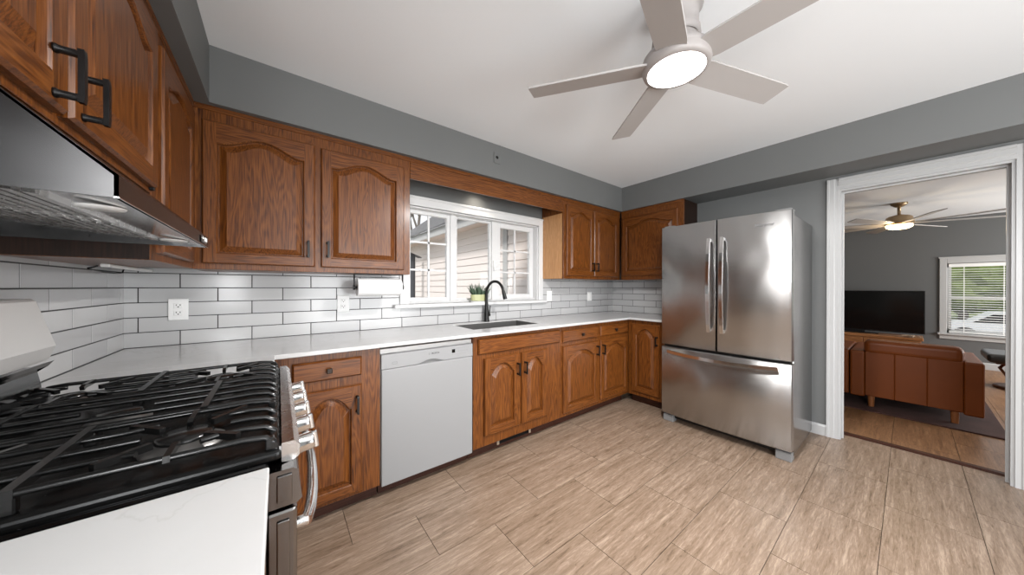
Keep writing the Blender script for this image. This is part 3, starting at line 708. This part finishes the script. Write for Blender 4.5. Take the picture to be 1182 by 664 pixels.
lo = bpy.data.objects.new('valance_lamp', ld); COL.objects.link(lo); lo.location = (0, 0, -.03); lo.parent = vl

# ------------------------------------------------------------------ dishwasher
dw = empty('dishwasher', (1.406, YL, 0), 0, 'white built-in dishwasher between two oak base cabinets', 'dishwasher')
mb = MB(); mb.box(-.303, .303, .02, .58, .09, .870); mb.build('tub', 'grey_app', dw)
mb = MB(); mb.box(-.30, .30, -.004, .02, .078, .754, .005, 2); mb.build('door', 'white_app', dw)
# control panel with a lens-shaped pocket along its lower edge
pn = MB(); n = 24; xs = [-.30+.6*i/40 for i in range(41)]
def zlow(x):
    a = abs(x-.0)/.105
    return .757 + (.022*(.5+.5*math.cos(math.pi*a)) if a < 1 else 0)
fr = [(x, -.004, zlow(x)) for x in xs]; tp = [(x, -.004, .838) for x in xs]; tb = [(x, .006, .844) for x in xs]; tk = [(x, .02, .844) for x in xs]; lb = [(x, .02, zlow(x)) for x in xs]
rows = [lb, fr, tp, tb, tk]; k = len(xs); vs = sum(rows, [])
pn.add(vs, [[r_*k+i, r_*k+i+1, (r_+1)*k+i+1, (r_+1)*k+i] for r_ in range(4) for i in range(k-1)]+[[r_*k for r_ in range(5)], [r_*k+k-1 for r_ in range(5)][::-1]])
cp = pn.build('control_panel', 'white_app', dw)
mb = MB(); mb.box(-.12, .12, .012, .019, .752, .782); mb.build('handle_pocket', 'rubber', dw)
mb = MB(); mb.box(.143, .166, -.0055, -.0035, .797, .820); mb.build('display', 'black', cp)
mb = MB()
for k in range(6): mb.box(.176+k*.0155, .180+k*.0155, -.0055, -.0035, .803, .807)
for k in range(7): mb.box(.172+k*.0155, .178+k*.0155, -.005, -.0035, .822, .8235)
for k in range(7): mb.box(.144+k*.0155, .152+k*.0155, -.005, -.0035, .785, .7865)
mb.build('markings', 'rubber', cp)
mb = MB(); mb.box(-.24, -.212, -.005, -.0035, .779, .7805); mb.box(-.24, -.2385, -.005, -.0035, .779, .793); mb.box(-.24, -.212, -.005, -.0035, .7915, .793); mb.box(-.2135, -.212, -.005, -.0035, .779, .793)
mb.build('dish_icon', 'rubber', cp)
mb = MB(); text_mb('BOSCH', .016, mb, Matrix.Translation((.028, -.0045, .812)) @ Matrix.Rotation(R(90), 4, 'X'))
mb.lathe([(.0045, 0), (.0055, 0)], (-.012, -.0047, .812), 16, Matrix.Rotation(R(90), 3, 'X')); mb.build('nameplate', 'black_matte', cp)
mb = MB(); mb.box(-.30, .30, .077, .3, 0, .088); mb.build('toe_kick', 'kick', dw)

# ------------------------------------------------------------------ fridge (front faces -x)
fr_ = empty('refrigerator', (3.47, -1.512, 0), R(-90), 'stainless steel french door refrigerator beside the doorway', 'refrigerator')
# local: x along world -y (-.455..+.455), y along world +x (depth), front at y=0
mb = MB(); mb.box(-.452, .452, .075, .735, .03, 1.755, .006, 2); mb.build('body', 'steel_dark', fr_)
def bow(x): return -.022*(1-(x/.455)**2)
def bowed(x0, x1, z0, z1):
    mb = MB(); n = 14; T = .062; vs = []; e = .007
    xs = [x0+(x1-x0)*i/n for i in range(n+1)]
    ring = []
    def row(z, yb, ins): return [(min(max(x, x0+ins), x1-ins), bow(x)+yb, z) for x in xs]
    rows = [[(x, T, z0) for x in xs], row(z0, e, 0), row(z0+e, 0, e*.6), row(z1-e, 0, e*.6), row(z1, e, 0), [(x, T, z1) for x in xs]]
    k = n+1
    mb.add(sum(rows, []), [[r_*k+i, r_*k+i+1, (r_+1)*k+i+1, (r_+1)*k+i] for r_ in range(5) for i in range(n)], False)
    for i in range(len(mb.sm)): mb.sm[i] = (2*n <= i < 3*n)
    mb.add([(x0, T, z0), (x0, bow(x0)+e, z0), (x0+e*.6, bow(x0), z0+e), (x0+e*.6, bow(x0), z1-e), (x0, bow(x0)+e, z1), (x0, T, z1)], [[0, 1, 2, 3, 4, 5]])
    mb.add([(x1, T, z0), (x1, bow(x1)+e, z0), (x1-e*.6, bow(x1), z0+e), (x1-e*.6, bow(x1), z1-e), (x1, bow(x1)+e, z1), (x1, T, z1)], [[5, 4, 3, 2, 1, 0]])
    return mb
def bar_handle(parent, pts, w_, h_, upv, posts):
    mb = MB(); mb.bar(pts, w_, h_, upv)
    for (a, b_) in posts: mb.bar([a, b_], .022, .022, (1, 0, 0) if abs(a[0]-b_[0]) < .01 else (0, 0, 1))
    return mb.build('handle', 'chrome', parent)
for s in (-1, 1):
    x0, x1 = (-.455, -.003) if s < 0 else (.003, .455)
    d = bowed(x0, x1, .712, 1.784).build('door', 'fsteel', fr_)
    hx = s*.047
    pts = []
    for k in range(13):
        t = k/12; z = .868+(1.633-.868)*t; q = 4*t*(1-t); pts.append((hx, bow(hx)-.030-.030*q, z))
    bar_handle(d, pts, .024, .016, (0, -1, 0), [((hx, bow(hx)+.002, .885), (hx, bow(hx)-.03, .885)), ((hx, bow(hx)+.002, 1.616), (hx, bow(hx)-.03, 1.616))])
    if s > 0:
        mb = MB(); mb.smooth = False
        text_mb('Whirlpool', .027, mb, Matrix.Translation((.297, bow(.297)-.0022, 1.694)) @ Matrix.Rotation(R(3.2), 4, 'Z') @ Matrix.Rotation(R(90), 4, 'X'), .0009, .35)
        mb.build('badge', 'rubber', d)
    mb = MB(); cx_ = s*.40; mb.box(cx_-.045, cx_+.045, .03, .14, 1.785, 1.799, .004); mb.build('hinge_cover', 'rubber', fr_)
dr_ = bowed(-.455, .455, .078, .692).build('freezer_drawer', 'fsteel', fr_)
pts = []
for k in range(15):
    t = k/14; x = -.385+.77*t; q = 4*t*(1-t); pts.append((x, bow(x)-.028-.022*q, .656-.012*q))
bar_handle(dr_, pts, .016, .026, (0, 0, 1), [((-.37, bow(.37)+.002, .655), (-.37, bow(.37)-.028, .655)), ((.37, bow(.37)+.002, .655), (.37, bow(.37)-.028, .655))])
mb = MB(); mb.box(-.44, .44, .03, .075, .696, .709); mb.build('gasket', 'black_matte', fr_)
mb = MB(); mb.box(-.36, .36, .06, .074, .032, .078); mb.build('base_grille', 'black_matte', fr_)
for s in (-1, 1):
    mb = MB(); mb.box(s*.45, s*.36, .022, .10, 0, .062, .006, 2); mb.build('foot', 'rubber', fr_)
    mb = MB(); mb.box(s*.44, s*.38, .60, .68, 0, .035, .004); mb.build('foot', 'rubber', fr_)
    mb = MB(); mb.box(s*.455, s*.40, .035, .08, .697, .709, .003); mb.build('hinge', 'chrome', fr_)

# ------------------------------------------------------------------ range
st = empty('gas_range', (0, -1.355, 0), 0, 'stainless gas range with black cast iron grates', 'stove')
HW = .380
mb = MB(); mb.box(.02, .62, -HW, HW, .06, .905, .004); mb.box(.03, .60, -HW+.03, HW-.03, 0, .06); mb.build('body', 'black', st)
mb = MB(); mb.box(.06, .640, -HW, HW, .905, .925, .008, 3)
mb.build('cooktop', 'black_top', st)
mb = MB(); mb.prism([(.640, .925), (.640, .888), (.655, .885), (.668, .892), (.670, .912), (.660, .925)], 'y', -HW+.03, HW); mb.build('front_trim', 'steel', st)
# control panel sloping, knobs
mb = MB(); mb.prism([(.62, .885), (.62, .815), (.664, .815), (.672, .822), (.664, .880), (.658, .885)], 'y', -HW, HW)
mb.build('control_panel', 'steel_dark', st)
mb = MB(); mb.box(.632, .656, -HW-.004, -HW, .826, .876, .004, 2); mb.build('end_cap', 'steel_dark', st)
for yk in (-1.055, -1.18, -1.305, -1.43, -1.555):
    rm = Matrix.Rotation(R(83), 3, 'Y'); mb = MB()
    mb.lathe([(.024, 0), (.024, .006), (.021, .008), (.0205, .034), (.018, .038), (0, .038)], (.668, yk+1.355, .850), 24, rm)
    q = Matrix.Translation((.668, yk+1.355, .850)) @ Matrix.Rotation(R(83), 4, 'Y')
    mb.box(-.021, .021, -.0055, .0055, .034, .046, .003, 2, q)
    mb.build('knob', 'chrome', st)
od = MB(); od.box(.615, .664, -HW, HW, .235, .808, .006, 2); odo = od.build('oven_door', 'steel_dark', st)
mb = MB(); mb.box(.632, .652, -HW-.004, -HW, .45, .79, .004, 2); mb.build('end_cap', 'steel_dark', odo)
mb = MB(); mb.box(.660, .667, -HW+.11, HW-.11, .36, .66, .004); mb.build('window', 'black', odo)
pts = []
for k in range(21):
    t = k/20; q = 4*t*(1-t); pts.append((.680+.030*q**.7, -HW+.035+(2*HW-.07)*t, .750))
mb = MB(); mb.tube(pts, .0115, 14)
for s in (-1, 1): mb.tube([(.660, s*(HW-.04), .750), (.684, s*(HW-.04), .750)], .011, 12)
mb.build('handle', 'chrome', odo)
mb = MB(); mb.box(.615, .66, -HW, HW, .07, .228, .006, 2); dro = mb.build('drawer', 'steel_dark', st)
# backguard
mb = MB(); mb.prism([(.012, .925), (.108, .925), (.106, .96), (.100, .995), (.110, 1.018), (.128, 1.024), (.118, 1.010), (.012, 1.010)], 'y', -HW, HW); mb.build('backguard_base', 'black', st)
mb = MB(); mb.prism([(.012, 1.024), (.118, 1.026), (.131, 1.066), (.098, 1.192), (.090, 1.200), (.012, 1.200)], 'y', -HW, HW); bgd = mb.build('backguard', 'grey_app', st)
mb = MB(); mb.prism([(.118, 1.09), (.1215, 1.09), (.1015, 1.17), (.098, 1.17)], 'y', -.13, .13); mb.build('display', 'black', bgd)
# burners
bpos = [(.20, -.245), (.49, -.245), (.345, 0), (.20, .245), (.49, .245)]
for i, (bx, by) in enumerate(bpos):
    s = 1.2 if i == 1 else (.8 if i == 3 else 1)
    mb = MB(); mb.lathe([(.05*s, .9255), (.05*s, .930), (.040*s, .934), (.036*s, .941), (0, .941)], (bx, by, 0), 28); bb = mb.build('burner', 'alu', st)
    mb = MB(); mb.lathe([(.0, .941), (.034*s, .941), (.035*s, .945), (.031*s, .949), (0, .9495)], (bx, by, 0), 28); mb.build('burner_cap', 'iron', bb)
# grates: three sections
ZG = .953
for gi, yc in enumerate((-.250, 0, .250)):
    mb = MB(); hw = .121; W_, H_, RB = .0085, .011, .0055
    ys = [yc-hw+.006+k*(2*hw-.012)/4 for k in range(5)]
    xa, xb = .105, .632
    for k, y in enumerate(ys):
        if k in (0, 2, 4) or True:
            end = [(xb-.05, y, ZG), (xb-.018, y, ZG-.004), (xb-.004, y, ZG-.014), (xb, y, ZG-.034)]
            start = [(xa, y, ZG-.034), (xa+.004, y, ZG-.014), (xa+.018, y, ZG-.004), (xa+.05, y, ZG)]
            if k in (0, 4): mb.tube(start+end, RB, 8)
            elif k == 2 and gi != 1:
                mb.tube(start+[(xa+.06, y, ZG)], RB, 8); mb.tube([(.255, y, ZG), (.435, y, ZG)], RB, 8); mb.tube([(xb-.075, y, ZG)]+end, RB, 8)
            elif gi == 1 and k == 2:
                mb.tube(start+[(.29, y, ZG)], RB, 8); mb.tube([(.40, y, ZG)]+end, RB, 8)
            elif gi == 1: mb.tube(start+end, RB, 8)
            else:
                mb.tube(start+[(xa+.045, y, ZG), (xa+.065, y-.012*(1 if k == 1 else -1), ZG)], RB, 8)
                mb.tube([(.245, y-.008*(1 if k == 1 else -1), ZG), (.28, y, ZG), (.41, y, ZG), (.445, y-.008*(1 if k == 1 else -1), ZG)], RB, 8)
                mb.tube([(xb-.11, y-.012*(1 if k == 1 else -1), ZG), (xb-.085, y, ZG)]+end, RB, 8)
    # cross rails
    for x in ((.345,) if gi != 1 else (.19, .50)): mb.bar([(x, yc-hw, ZG+.001), (x, yc+hw, ZG+.001)], .012, .013)
    if gi != 1:
        for bx in (.20, .49):
            for s in (-1, 1): mb.bar([(bx, yc+s*hw, ZG), (bx, yc+s*.062, ZG), (bx, yc+s*.05, ZG-.004)], W_, H_)
            for sx in (-1, 1):
                for sy in (-1, 1): mb.bar([(bx+sx*.085, yc+sy*.085, ZG), (bx+sx*.035, yc+sy*.035, ZG-.002)], .010, .012)
    for x in (xa+.004, xb-.004):
        mb.bar([(x, yc-hw, ZG-.020), (x, yc+hw, ZG-.020)], .010, .012)
    for x in (xa+.01, .345, xb-.01):
        for y in (yc-hw+.008, yc+hw-.008): mb.box(x-.007, x+.007, y-.007, y+.007, .925, ZG-.004, .002)
    mb.build('grate', 'iron', st)

# ------------------------------------------------------------------ range hood
hd = empty('range_hood', (0, -1.346, 1.37), 0, 'stainless under cabinet range hood above the stove', 'range hood')
hw = .376
mb = MB(); mb.smooth = False
# shell: side plates, sloped top, front lip
for s in (-1, 1):
    mb.prism([(.009, 0), (.44, .0), (.44, .036), (.300, .166), (.009, .166)], 'y', s*hw, s*(hw-.004))
mb.prism([(.436, .0), (.44, .0), (.44, .036), (.436, .036)], 'y', -hw, hw)
mb.prism([(.44, .036), (.300, .168), (.296, .166), (.436, .034)], 'y', -hw, hw)
mb.box(.009, .30, -hw, hw, .163, .168); mb.box(.009, .014, -hw, hw, 0, .166)
mb.build('canopy', 'hood', hd)
mb = MB(); mb.box(.436, .4415, -hw-.0005, hw+.0005, .0, .0015); mb.build('lip', 'chrome', hd)
# underside: bright sloped liner with baffle filters
mb = MB(); mb.prism([(.014, .045), (.432, .004), (.432, .008), (.014, .049)], 'y', -hw+.005, hw-.005); mb.build('liner', 'chrome', hd)
for s in (-1, 1):
    mb = MB(); q = Matrix.Rotation(math.atan2(.041, .418), 4, 'Y')
    for k in range(14):
        x = .055+k*.021; zz = .045-(x-.014)*.041/.418-.004
        mb.box(x, x+.012, s*.01, s*.30, zz-.003, zz+.003)
    f = mb.build('filter', 'steel', hd)
mb = MB(); mb.box(.442, .4445, .245, .325, .008, .029, .001); 
bo = mb.build('control_badge', 'steel_dark', hd)
mb = MB()
for k in range(4): mb.box(.4444, .446, .282+k*.010, .2885+k*.010, .012, .025, .001)
mb.build('button', 'white_pl', bo)
mb = MB(); mb.lathe([(.0085, 0), (.0105, 0), (.0105, .0014), (.0085, .0014)], (.4443, .263, .0185), 24, Matrix.Rotation(R(90), 3, 'Y')); mb.build('emblem', 'chrome', bo)
for s in (-1, 1):
    mb = MB(); mb.lathe([(0, -.0), (.028, 0), (.03, .003)], (.385, s*.24, .002), 24); mb.build('lamp_lens', 'white_pl', hd)

# ------------------------------------------------------------------ kitchen ceiling fan
FX, FY, FZ = 1.931, -1.874, 2.150
fan = empty('ceiling_fan', (FX, FY, FZ), 0, 'pale five blade ceiling fan with a lit round lamp in the kitchen', 'ceiling fan')
mb = MB(); mb.lathe([(0, ZC-FZ), (.098, ZC-FZ), (.098, .215), (.090, .205), (.082, .203), (.082, .13), (.088, .12), (.090, .095), (.082, .09)], n=40); mb.build('canopy', 'fan', fan)
mb = MB(); mb.lathe([(.078, .10), (.080, .055), (.112, .042), (.125, .030), (.127, .012), (.1265, .0105), (.1265, .008), (.127, .0065), (.127, -.012), (.122, -.024), (.110, -.0275), (.107, -.0275)], n=48); mb.build('housing', 'fan', fan)
mb = MB(); mb.lathe([(0, -.0305), (.07, -.030), (.100, -.0285), (.1085, -.025)], n=48); mb.build('lamp_lens', 'lamp', fan)
for k in range(5):
    a = R(125.12-72*k); q = Matrix.Rotation(a, 4, 'Z') @ Matrix.Rotation(R(-11.3), 4, 'X')
    mb = MB(); outl = [(.10, -.050), (.14, -.0565), (.585, -.0565), (.61, -.0540), (.612, .0540), (.59, .0565), (.14, .0565), (.10, .050)]
    mb.prism(outl, 'z', -.004, .004)
    mb.v = [tuple(q @ Vector(v)) for v in mb.v]; mb.build('blade', 'fan_white', fan)
ld = bpy.data.lights.new('fan_lamp', 'AREA'); ld.shape = 'DISK'; ld.size = .19; ld.energy = 45; ld.color = (1, .98, .96)
lo = bpy.data.objects.new('fan_lamp', ld); COL.objects.link(lo); lo.location = (0, 0, -.034); lo.parent = fan

# ------------------------------------------------------------------ living room shell
XF, ZL, YN, YS = 9.1, 2.345, .6, -5.4
mb = MB(); mb.box(XT, XF+.1, YS, YN, ZL, ZL+.08); struct('ceiling_living', mb, 'ceil', 'white living room ceiling beyond the doorway', 'ceiling')
FW0, FW1, FZ0, FZ1 = -2.83, -3.80, .515, 1.62
mb = MB(); mb.box(XF, XF+.14, FW0, YN, -.06, ZL); mb.box(XF, XF+.14, YS, FW1, -.06, ZL); mb.box(XF, XF+.14, FW1, FW0, -.06, FZ0); mb.box(XF, XF+.14, FW1, FW0, FZ1, ZL)
struct('wall_far', mb, 'wall2', 'dark grey far wall of the living room', 'wall')
mb = MB(); mb.box(XT, XF+.14, YN, YN+.1, -.06, ZL+.08); struct('wall_living_left', mb, 'wall2', 'dark grey side wall of the living room, left', 'wall')
mb = MB(); mb.box(XT, 6.6, YS-.1, YS, -.06, ZL+.08); mb.box(8.6, XF+.14, YS-.1, YS, -.06, ZL+.08); mb.box(6.6, 8.6, YS-.1, YS, -.06, .5); mb.box(6.6, 8.6, YS-.1, YS, 2.15, ZL+.08)
struct('wall_living_right', mb, 'wall2', 'dark grey side wall of the living room with a window opening', 'wall')
mb = MB(); mb.prism([(XF, 0), (XF-.014, 0), (XF-.014, .085), (XF-.006, .1), (XF, .1)], 'y', YS, YN); struct('baseboard_far', mb, 'trim', 'white baseboard along the far wall', 'baseboard')
w2 = empty('window_2', (XF, 0, 0), 0, 'white framed living room window with blinds on the far wall', 'window', kind='structure')
mb = MB(); mb.box(-.022, 0, FW0, FW0+.07, FZ0, FZ1+.09, .004); mb.box(-.022, 0, FW1, FW1-.07, FZ0, FZ1+.09, .004); mb.box(-.022, 0, FW1, FW0, FZ1, FZ1+.09, .004); mb.box(-.028, 0, FW1-.08, FW0+.08, FZ1+.08, FZ1+.105, .004)
mb.box(-.055, 0, FW1-.09, FW0+.09, FZ0-.03, FZ0, .006); mb.box(-.02, 0, FW1-.07, FW0+.07, FZ0-.095, FZ0-.03, .004); mb.build('casing', 'trim', w2)
mb = MB(); mb.box(.06, .1, FW0, FW0-.045, FZ0, FZ1); mb.box(.06, .1, FW1, FW1+.045, FZ0, FZ1); mb.box(.06, .1, FW1, FW0, FZ0, FZ0+.05); mb.box(.06, .1, FW1, FW0, FZ1-.05, FZ1); mb.box(.055, .105, FW1, FW0, 1.06, 1.10)
sf = mb.build('sash', 'vinyl', w2)
mb = MB(); mb.box(.078, .082, FW1+.045, FW0-.045, FZ0+.05, FZ1-.05); mb.build('pane', 'glass', sf)
bl = empty('window_blind', (XF+.03, (FW0+FW1)/2, FZ0), 0, 'white horizontal slat blind lowered over the living room window', 'blind')
mb = MB(); mb.box(-.025, .02, -.47, .47, FZ1-FZ0-.06, FZ1-FZ0-.005, .004); mb.build('headrail', 'white_pl', bl)
mb = MB(); k = 0; z = .03
while z < FZ1-FZ0-.07:
    mb.prism([(-.018, z-.001), (.018, z+.006), (.018, z+.008), (-.018, z+.001)], 'y', -.465, .465); z += .036
mb.build('slats', 'white_pl', bl)
mb = MB(); mb.box(-.02, .016, -.465, .465, .006, .022, .004); mb.build('bottom_rail', 'white_pl', bl)
for y in (.33, 0, -.33):
    mb = MB(); mb.box(-.0195, -.0185, y-.004, y+.004, .01, FZ1-FZ0-.03); mb.build('ladder_tape', 'white_pl', bl)

# ------------------------------------------------------------------ living room things
tv = empty('television', (8.72, 0, 0), 0, 'large black flat screen television on the wood console', 'television')
TY0, TY1 = -1.12, -2.62
mb = MB(); mb.box(-.02, .03, TY0, TY1, .495, 1.185, .005, 2); mb.build('bezel', 'black_matte', tv)
mb = MB(); mb.box(-.0215, -.019, TY0-.012, TY1+.012, .515, 1.172); mb.build('screen', 'black', tv)
mb = MB(); mb.box(-.08, .1, -1.6, -2.15, .452, .462, .004); mb.box(-.01, .02, -1.75, -2.0, .46, .52, .004); mb.build('stand', 'black_matte', tv)
cs = empty('media_console', (8.72, -1.75, 0), 0, 'low wood media console under the television', 'console')
mb = MB(); mb.box(-.26, .24, -.85, .95, .41, .45, .005); mb.build('top', 'tvwood', cs)
mb = MB(); mb.box(-.24, .24, -.83, .93, .10, .41, .004); mb.build('body', 'tvwood', cs)
for k in range(3):
    mb = MB(); mb.box(-.256, -.24, -.82+k*.583, -.82+k*.583+.573, .12, .40, .004); d = mb.build('door', 'tvwood', cs)
    kb = MB(); kb.lathe([(.0, .018), (.01, .016), (.006, .006), (.005, 0)], (-.256, -.30+k*.583, .3), 12, Matrix.Rotation(R(-90), 3, 'Y')); kb.build('knob', 'brass', d)
for x in (-.2, .2):
    for y in (-.78, .88):
        mb = MB(); mb.tube([(x, y, .1), (x, y, 0)], [.022, .015], 12); mb.build('leg', 'tvwood', cs)

def armchair():
    c = empty('armchair', (5.44, -2.4715, 0), 0)
    W = .390; A = .104
    mb = MB(); 
    for k in range(3):
        wd = 2*(W-A-.001)/3; y0 = -(W-A)+.001+k*wd; mb.box(0, .13, y0, y0+wd, .125, .577, .006, 2)
    mb.build('backrest', 'leather', c)
    for s in (-1, 1):
        mb = MB(); mb.box(.002, .78, s*W, s*(W-A), .105, .578, .016, 3); mb.build('arm', 'leather', c)
    mb = MB(); mb.box(.12, .77, -(W-A), W-A, .125, .30, .006); mb.build('seat_base', 'leather', c)
    mb = MB(); mb.box(.13, .80, -(W-A)+.004, W-A-.004, .30, .45, .04, 4); mb.build('seat_cushion', 'leather', c)
    mb = MB(); mb.box(-.01, .17, -(W-A)-.008, W-A+.008, .555, .698, .045, 4); mb.box(.10, .25, -(W-A)+.005, W-A-.005, .45, .66, .05, 4); mb.build('back_cushion', 'leather', c)
    for x in (.045, .72):
        for y in (-.245, .245):
            mb = MB(); mb.tube([(x, y, .126), (x, y, .0135)], [.026, .021], 14); mb.build('leg', 'legwood', c)
    return c
a1 = armchair(); tag(a1, 'tan leather armchair seen from behind in the middle of the doorway', 'armchair', 'tan leather armchairs')
a2 = copy_tree(a1); a2.location = (5.46, -1.683, 0); tag(a2, 'tan leather armchair mostly hidden behind the left door casing', 'armchair', 'tan leather armchairs')
mb = MB(); mb.box(5.30, 7.3, -2.965, -.55, .0005, .012, .003)
tag(mb.build('area_rug', 'rug'), 'dark reddish brown rug under the armchairs', 'rug')
ot = empty('ottoman', (7.75, -3.34, 0), 0, 'black leather ottoman on a wood swivel base under the far window', 'ottoman')
mb = MB(); mb.box(-.30, .30, -.27, .30, .33, .435, .04, 4); mb.build('cushion', 'leather_blk', ot)
mb = MB(); mb.box(-.25, .25, -.22, .24, .312, .333, .004); mb.build('frame', 'walnut', ot)
mb = MB()
for s in (-1, 1):
    mb.bar([(s*.02, .14, .315), (s*.02, .19, .24), (s*.02, .13, .12), (s*.02, 0, .06)], .035, .025); mb.bar([(s*.02, -.14, .315), (s*.02, -.19, .24), (s*.02, -.13, .12), (s*.02, 0, .06)], .035, .025)
mb.build('support', 'walnut', ot)
mb = MB(); mb.lathe([(0, 0), (.235, 0), (.24, .008), (.235, .028), (.20, .034), (0, .04)], n=40); mb.build('base', 'walnut', ot)
tr_ = empty('dried_sprig', (8.52, -2.5, .45), 0, 'small dried sprig lying on the console end', 'decoration')
mb = MB()
for k in range(16):
    a = random.uniform(0, 6.28); L = random.uniform(.04, .11); mb.tube([(0, 0, .008), (math.cos(a)*L*.6, math.sin(a)*L, .02+.02*random.random()), (math.cos(a)*L, math.sin(a)*L*1.6, .012)], [.005, .006, .002], 6)
mb.build('sprig', 'register', tr_)

# far fan with eight blades
f2 = empty('ceiling_fan', (7.11, -2.38, 2.075), 0, 'brass eight blade ceiling fan with a warm lamp in the living room', 'ceiling fan')
top = ZL-2.075
mb = MB(); mb.lathe([(0, top), (.075, top), (.072, top-.02), (.035, top-.05), (.016, top-.055), (.016, .12), (.04, .115), (.05, .10)], n=28); mb.build('downrod', 'gold', f2)
mb = MB(); mb.lathe([(.03, .115), (.085, .10), (.11, .085), (.125, .03), (.13, .0), (.12, -.012), (.10, -.018)], n=32); mb.build('housing', 'gold', f2)
mb = MB(); mb.lathe([(.115, -.02), (.112, -.045), (.08, -.066), (0, -.074)], n=32); mb.build('lamp_bowl', 'lamp_warm', f2)
for k in range(8):
    a = R(20+45*k); q = Matrix.Rotation(a, 4, 'Z') @ Matrix.Rotation(R(13), 4, 'X')
    mb = MB(); mb.prism([(.11, -.022), (.25, -.045), (.80, -.062), (.84, -.05), (.85, .045), (.80, .06), (.25, .045), (.11, .022)], 'z', -.004, .004)
    mb.v = [tuple(q @ Vector(v)) for v in mb.v]; mb.build('blade', 'fan_white', f2)
ld = bpy.data.lights.new('living_fan_lamp', 'POINT'); ld.energy = 4; ld.color = (1, .78, .5); ld.shadow_soft_size = .06
lo = bpy.data.objects.new('living_fan_lamp', ld); COL.objects.link(lo); lo.location = (0, 0, -.15); lo.parent = f2

# ------------------------------------------------------------------ outside
mb = MB(); mb.box(-30, 9.24, .14, 40, -.5, -.4); mb.box(9.24, 70, -40, 40, -1.3, -1.2); mb.box(-30, 9.24, -40, -5.6, -.5, -.4)
struct('ground_outside', mb, 'grass', 'lawn outside the house', 'lawn')
mb = MB(); mb.box(-3, 3.2, .14, 9, -.4, -.37); struct('ground_bounce_slab', mb, 'concrete', 'unseen pale slab added outside to keep green lawn bounce off the siding', 'patio')  # unseen pale ground, added to change the bounce light on the siding
nb = empty('neighbour_wing', (3.22, 0, 0), 0, 'house wing with pale lap siding and grey roof outside the window', 'house')
mb = MB(); z = -.4; P_ = .118
while z < 2.2:
    mb.prism([(.0, z), (-.018, z), (-.004, z+P_-.002), (0, z+P_)], 'y', .20, 5.1); z += P_
mb.box(0, .1, .2, 5.1, -.4, 2.25); mb.build('wall', 'siding', nb)
mb = MB(); mb.box(-.03, .0, .99, 1.09, -.4, 2.2, .003); mb.build('corner_trim', 'trim', nb)
mb = MB(); mb.box(-.30, .02, .2, 5.35, 2.2, 2.215); mb.build('eave', 'soffit_ext', nb)
mb = MB(); mb.box(-.33, -.30, .2, 5.35, 2.16, 2.30); mb.build('fascia', 'trim', nb)
mb = MB(); mb.prism([(-.38, 2.28), (4.0, 5.58), (4.0, 5.61), (-.38, 2.31)], 'y', .18, 5.4); mb.build('roof', 'shingle', nb)
mb = MB(); mb.tube([(2.92, 4.0, -.37), (2.92, 4.0, 1.92)], .05, 12)
mb.bar([(2.74, 3.86, 1.96), (3.12, 4.12, 1.88)], .10, .012)
tag(mb.build('yard_post', 'post'), 'dark post standing in front of the siding outside the window', 'post')
def branchy(loc, h, seed, label):
    rnd = random.Random(seed); mb = MB()
    def grow(p, d_, L, r, dep):
        q = p+d_*L; mb.tube([p, (p+q)/2+Vector((rnd.uniform(-.03, .03)*L, rnd.uniform(-.03, .03)*L, 0)), q], [r, r*.85, r*.7], 6 if dep > 2 else 4, False)
        if dep == 0: return
        for k in range(3):
            nd = (d_+Vector((rnd.uniform(-.8, .8), rnd.uniform(-.8, .8), rnd.uniform(-.1, .6)))).normalized(); grow(q, nd, L*rnd.uniform(.6, .82), r*.62, dep-1)
    grow(Vector((0, 0, 0)), Vector((0, 0, 1)), h*.33, .16, 5)
    o = tag(mb.build('bare_tree', 'bark', None, loc), label, 'tree'); return o
branchy((6.5, 13.5, -.4), 10, 3, 'bare tree behind the neighbouring roof, nearer the house')
branchy((8.6, 18, -.4), 12, 8, 'bare tree behind the neighbouring roof, the one further back')
car_e = empty('parked_car', (26.0, -5.4, -1.2), 0, 'pale car parked on the street outside the living room window', 'car')
mb = MB(); prof = [(-2.2, .25), (2.2, .25), (2.25, .6), (2.1, .8), (1.3, .88), (.7, 1.35), (-.9, 1.4), (-1.7, .92), (-2.2, .82), (-2.28, .5)]
mb.prism([(p[0], p[1]) for p in prof], 'x', -.85, .85); mb.build('body', 'car', car_e)
mb = MB(); mb.prism([(1.2, .9), (.68, 1.3), (-.86, 1.35), (-1.55, .93)], 'x', -.86, -.852); mb.build('side_window', 'black', car_e)
for y in (-1.4, 1.4):
    for x in (-.8, .8):
        mb = MB(); mb.lathe([(0, -.1), (.30, -.1), (.33, -.06), (.33, .06), (.30, .1), (0, .1)], (x, y, .33), 20, Matrix.Rotation(R(90), 3, 'Y')); mb.build('wheel', 'black_matte', car_e)
mb = MB(); mb.box(22, 30, -40, 40, -1.198, -1.19); struct('street', mb, 'street', 'grey street outside the living room window', 'street')
for i, (yy, xx) in enumerate(((-5, 42), (-13, 43), (-21, 41), (3.5, 42))):
    rnd = random.Random(i+20); B = bmesh.new(); bmesh.ops.create_icosphere(B, subdivisions=4, radius=1)
    for v in B.verts:
        n_ = v.co.normalized(); v.co = Vector((n_.x*2.4, n_.y*3.2, n_.z*2.6))*(1+.16*math.sin(7*n_.x+i)*math.cos(9*n_.y)+rnd.uniform(-.07, .07))+Vector((0, 0, 3.2))
    mb = MB(); mb.bm(B)
    t = empty('street_tree', (xx, yy, -1.2), 0, ['pale green tree across the street, straight behind the blind', 'pale green tree across the street, right of centre behind the blind', 'pale green tree across the street, far right behind the blind', 'pale green tree across the street, far left behind the wall'][i], 'tree', 'trees across the street')
    mb.build('crown', 'grass', t); mb = MB(); mb.tube([(0, 0, 0), (0, 0, 2)], [.25, .15], 10); mb.build('trunk', 'bark', t)
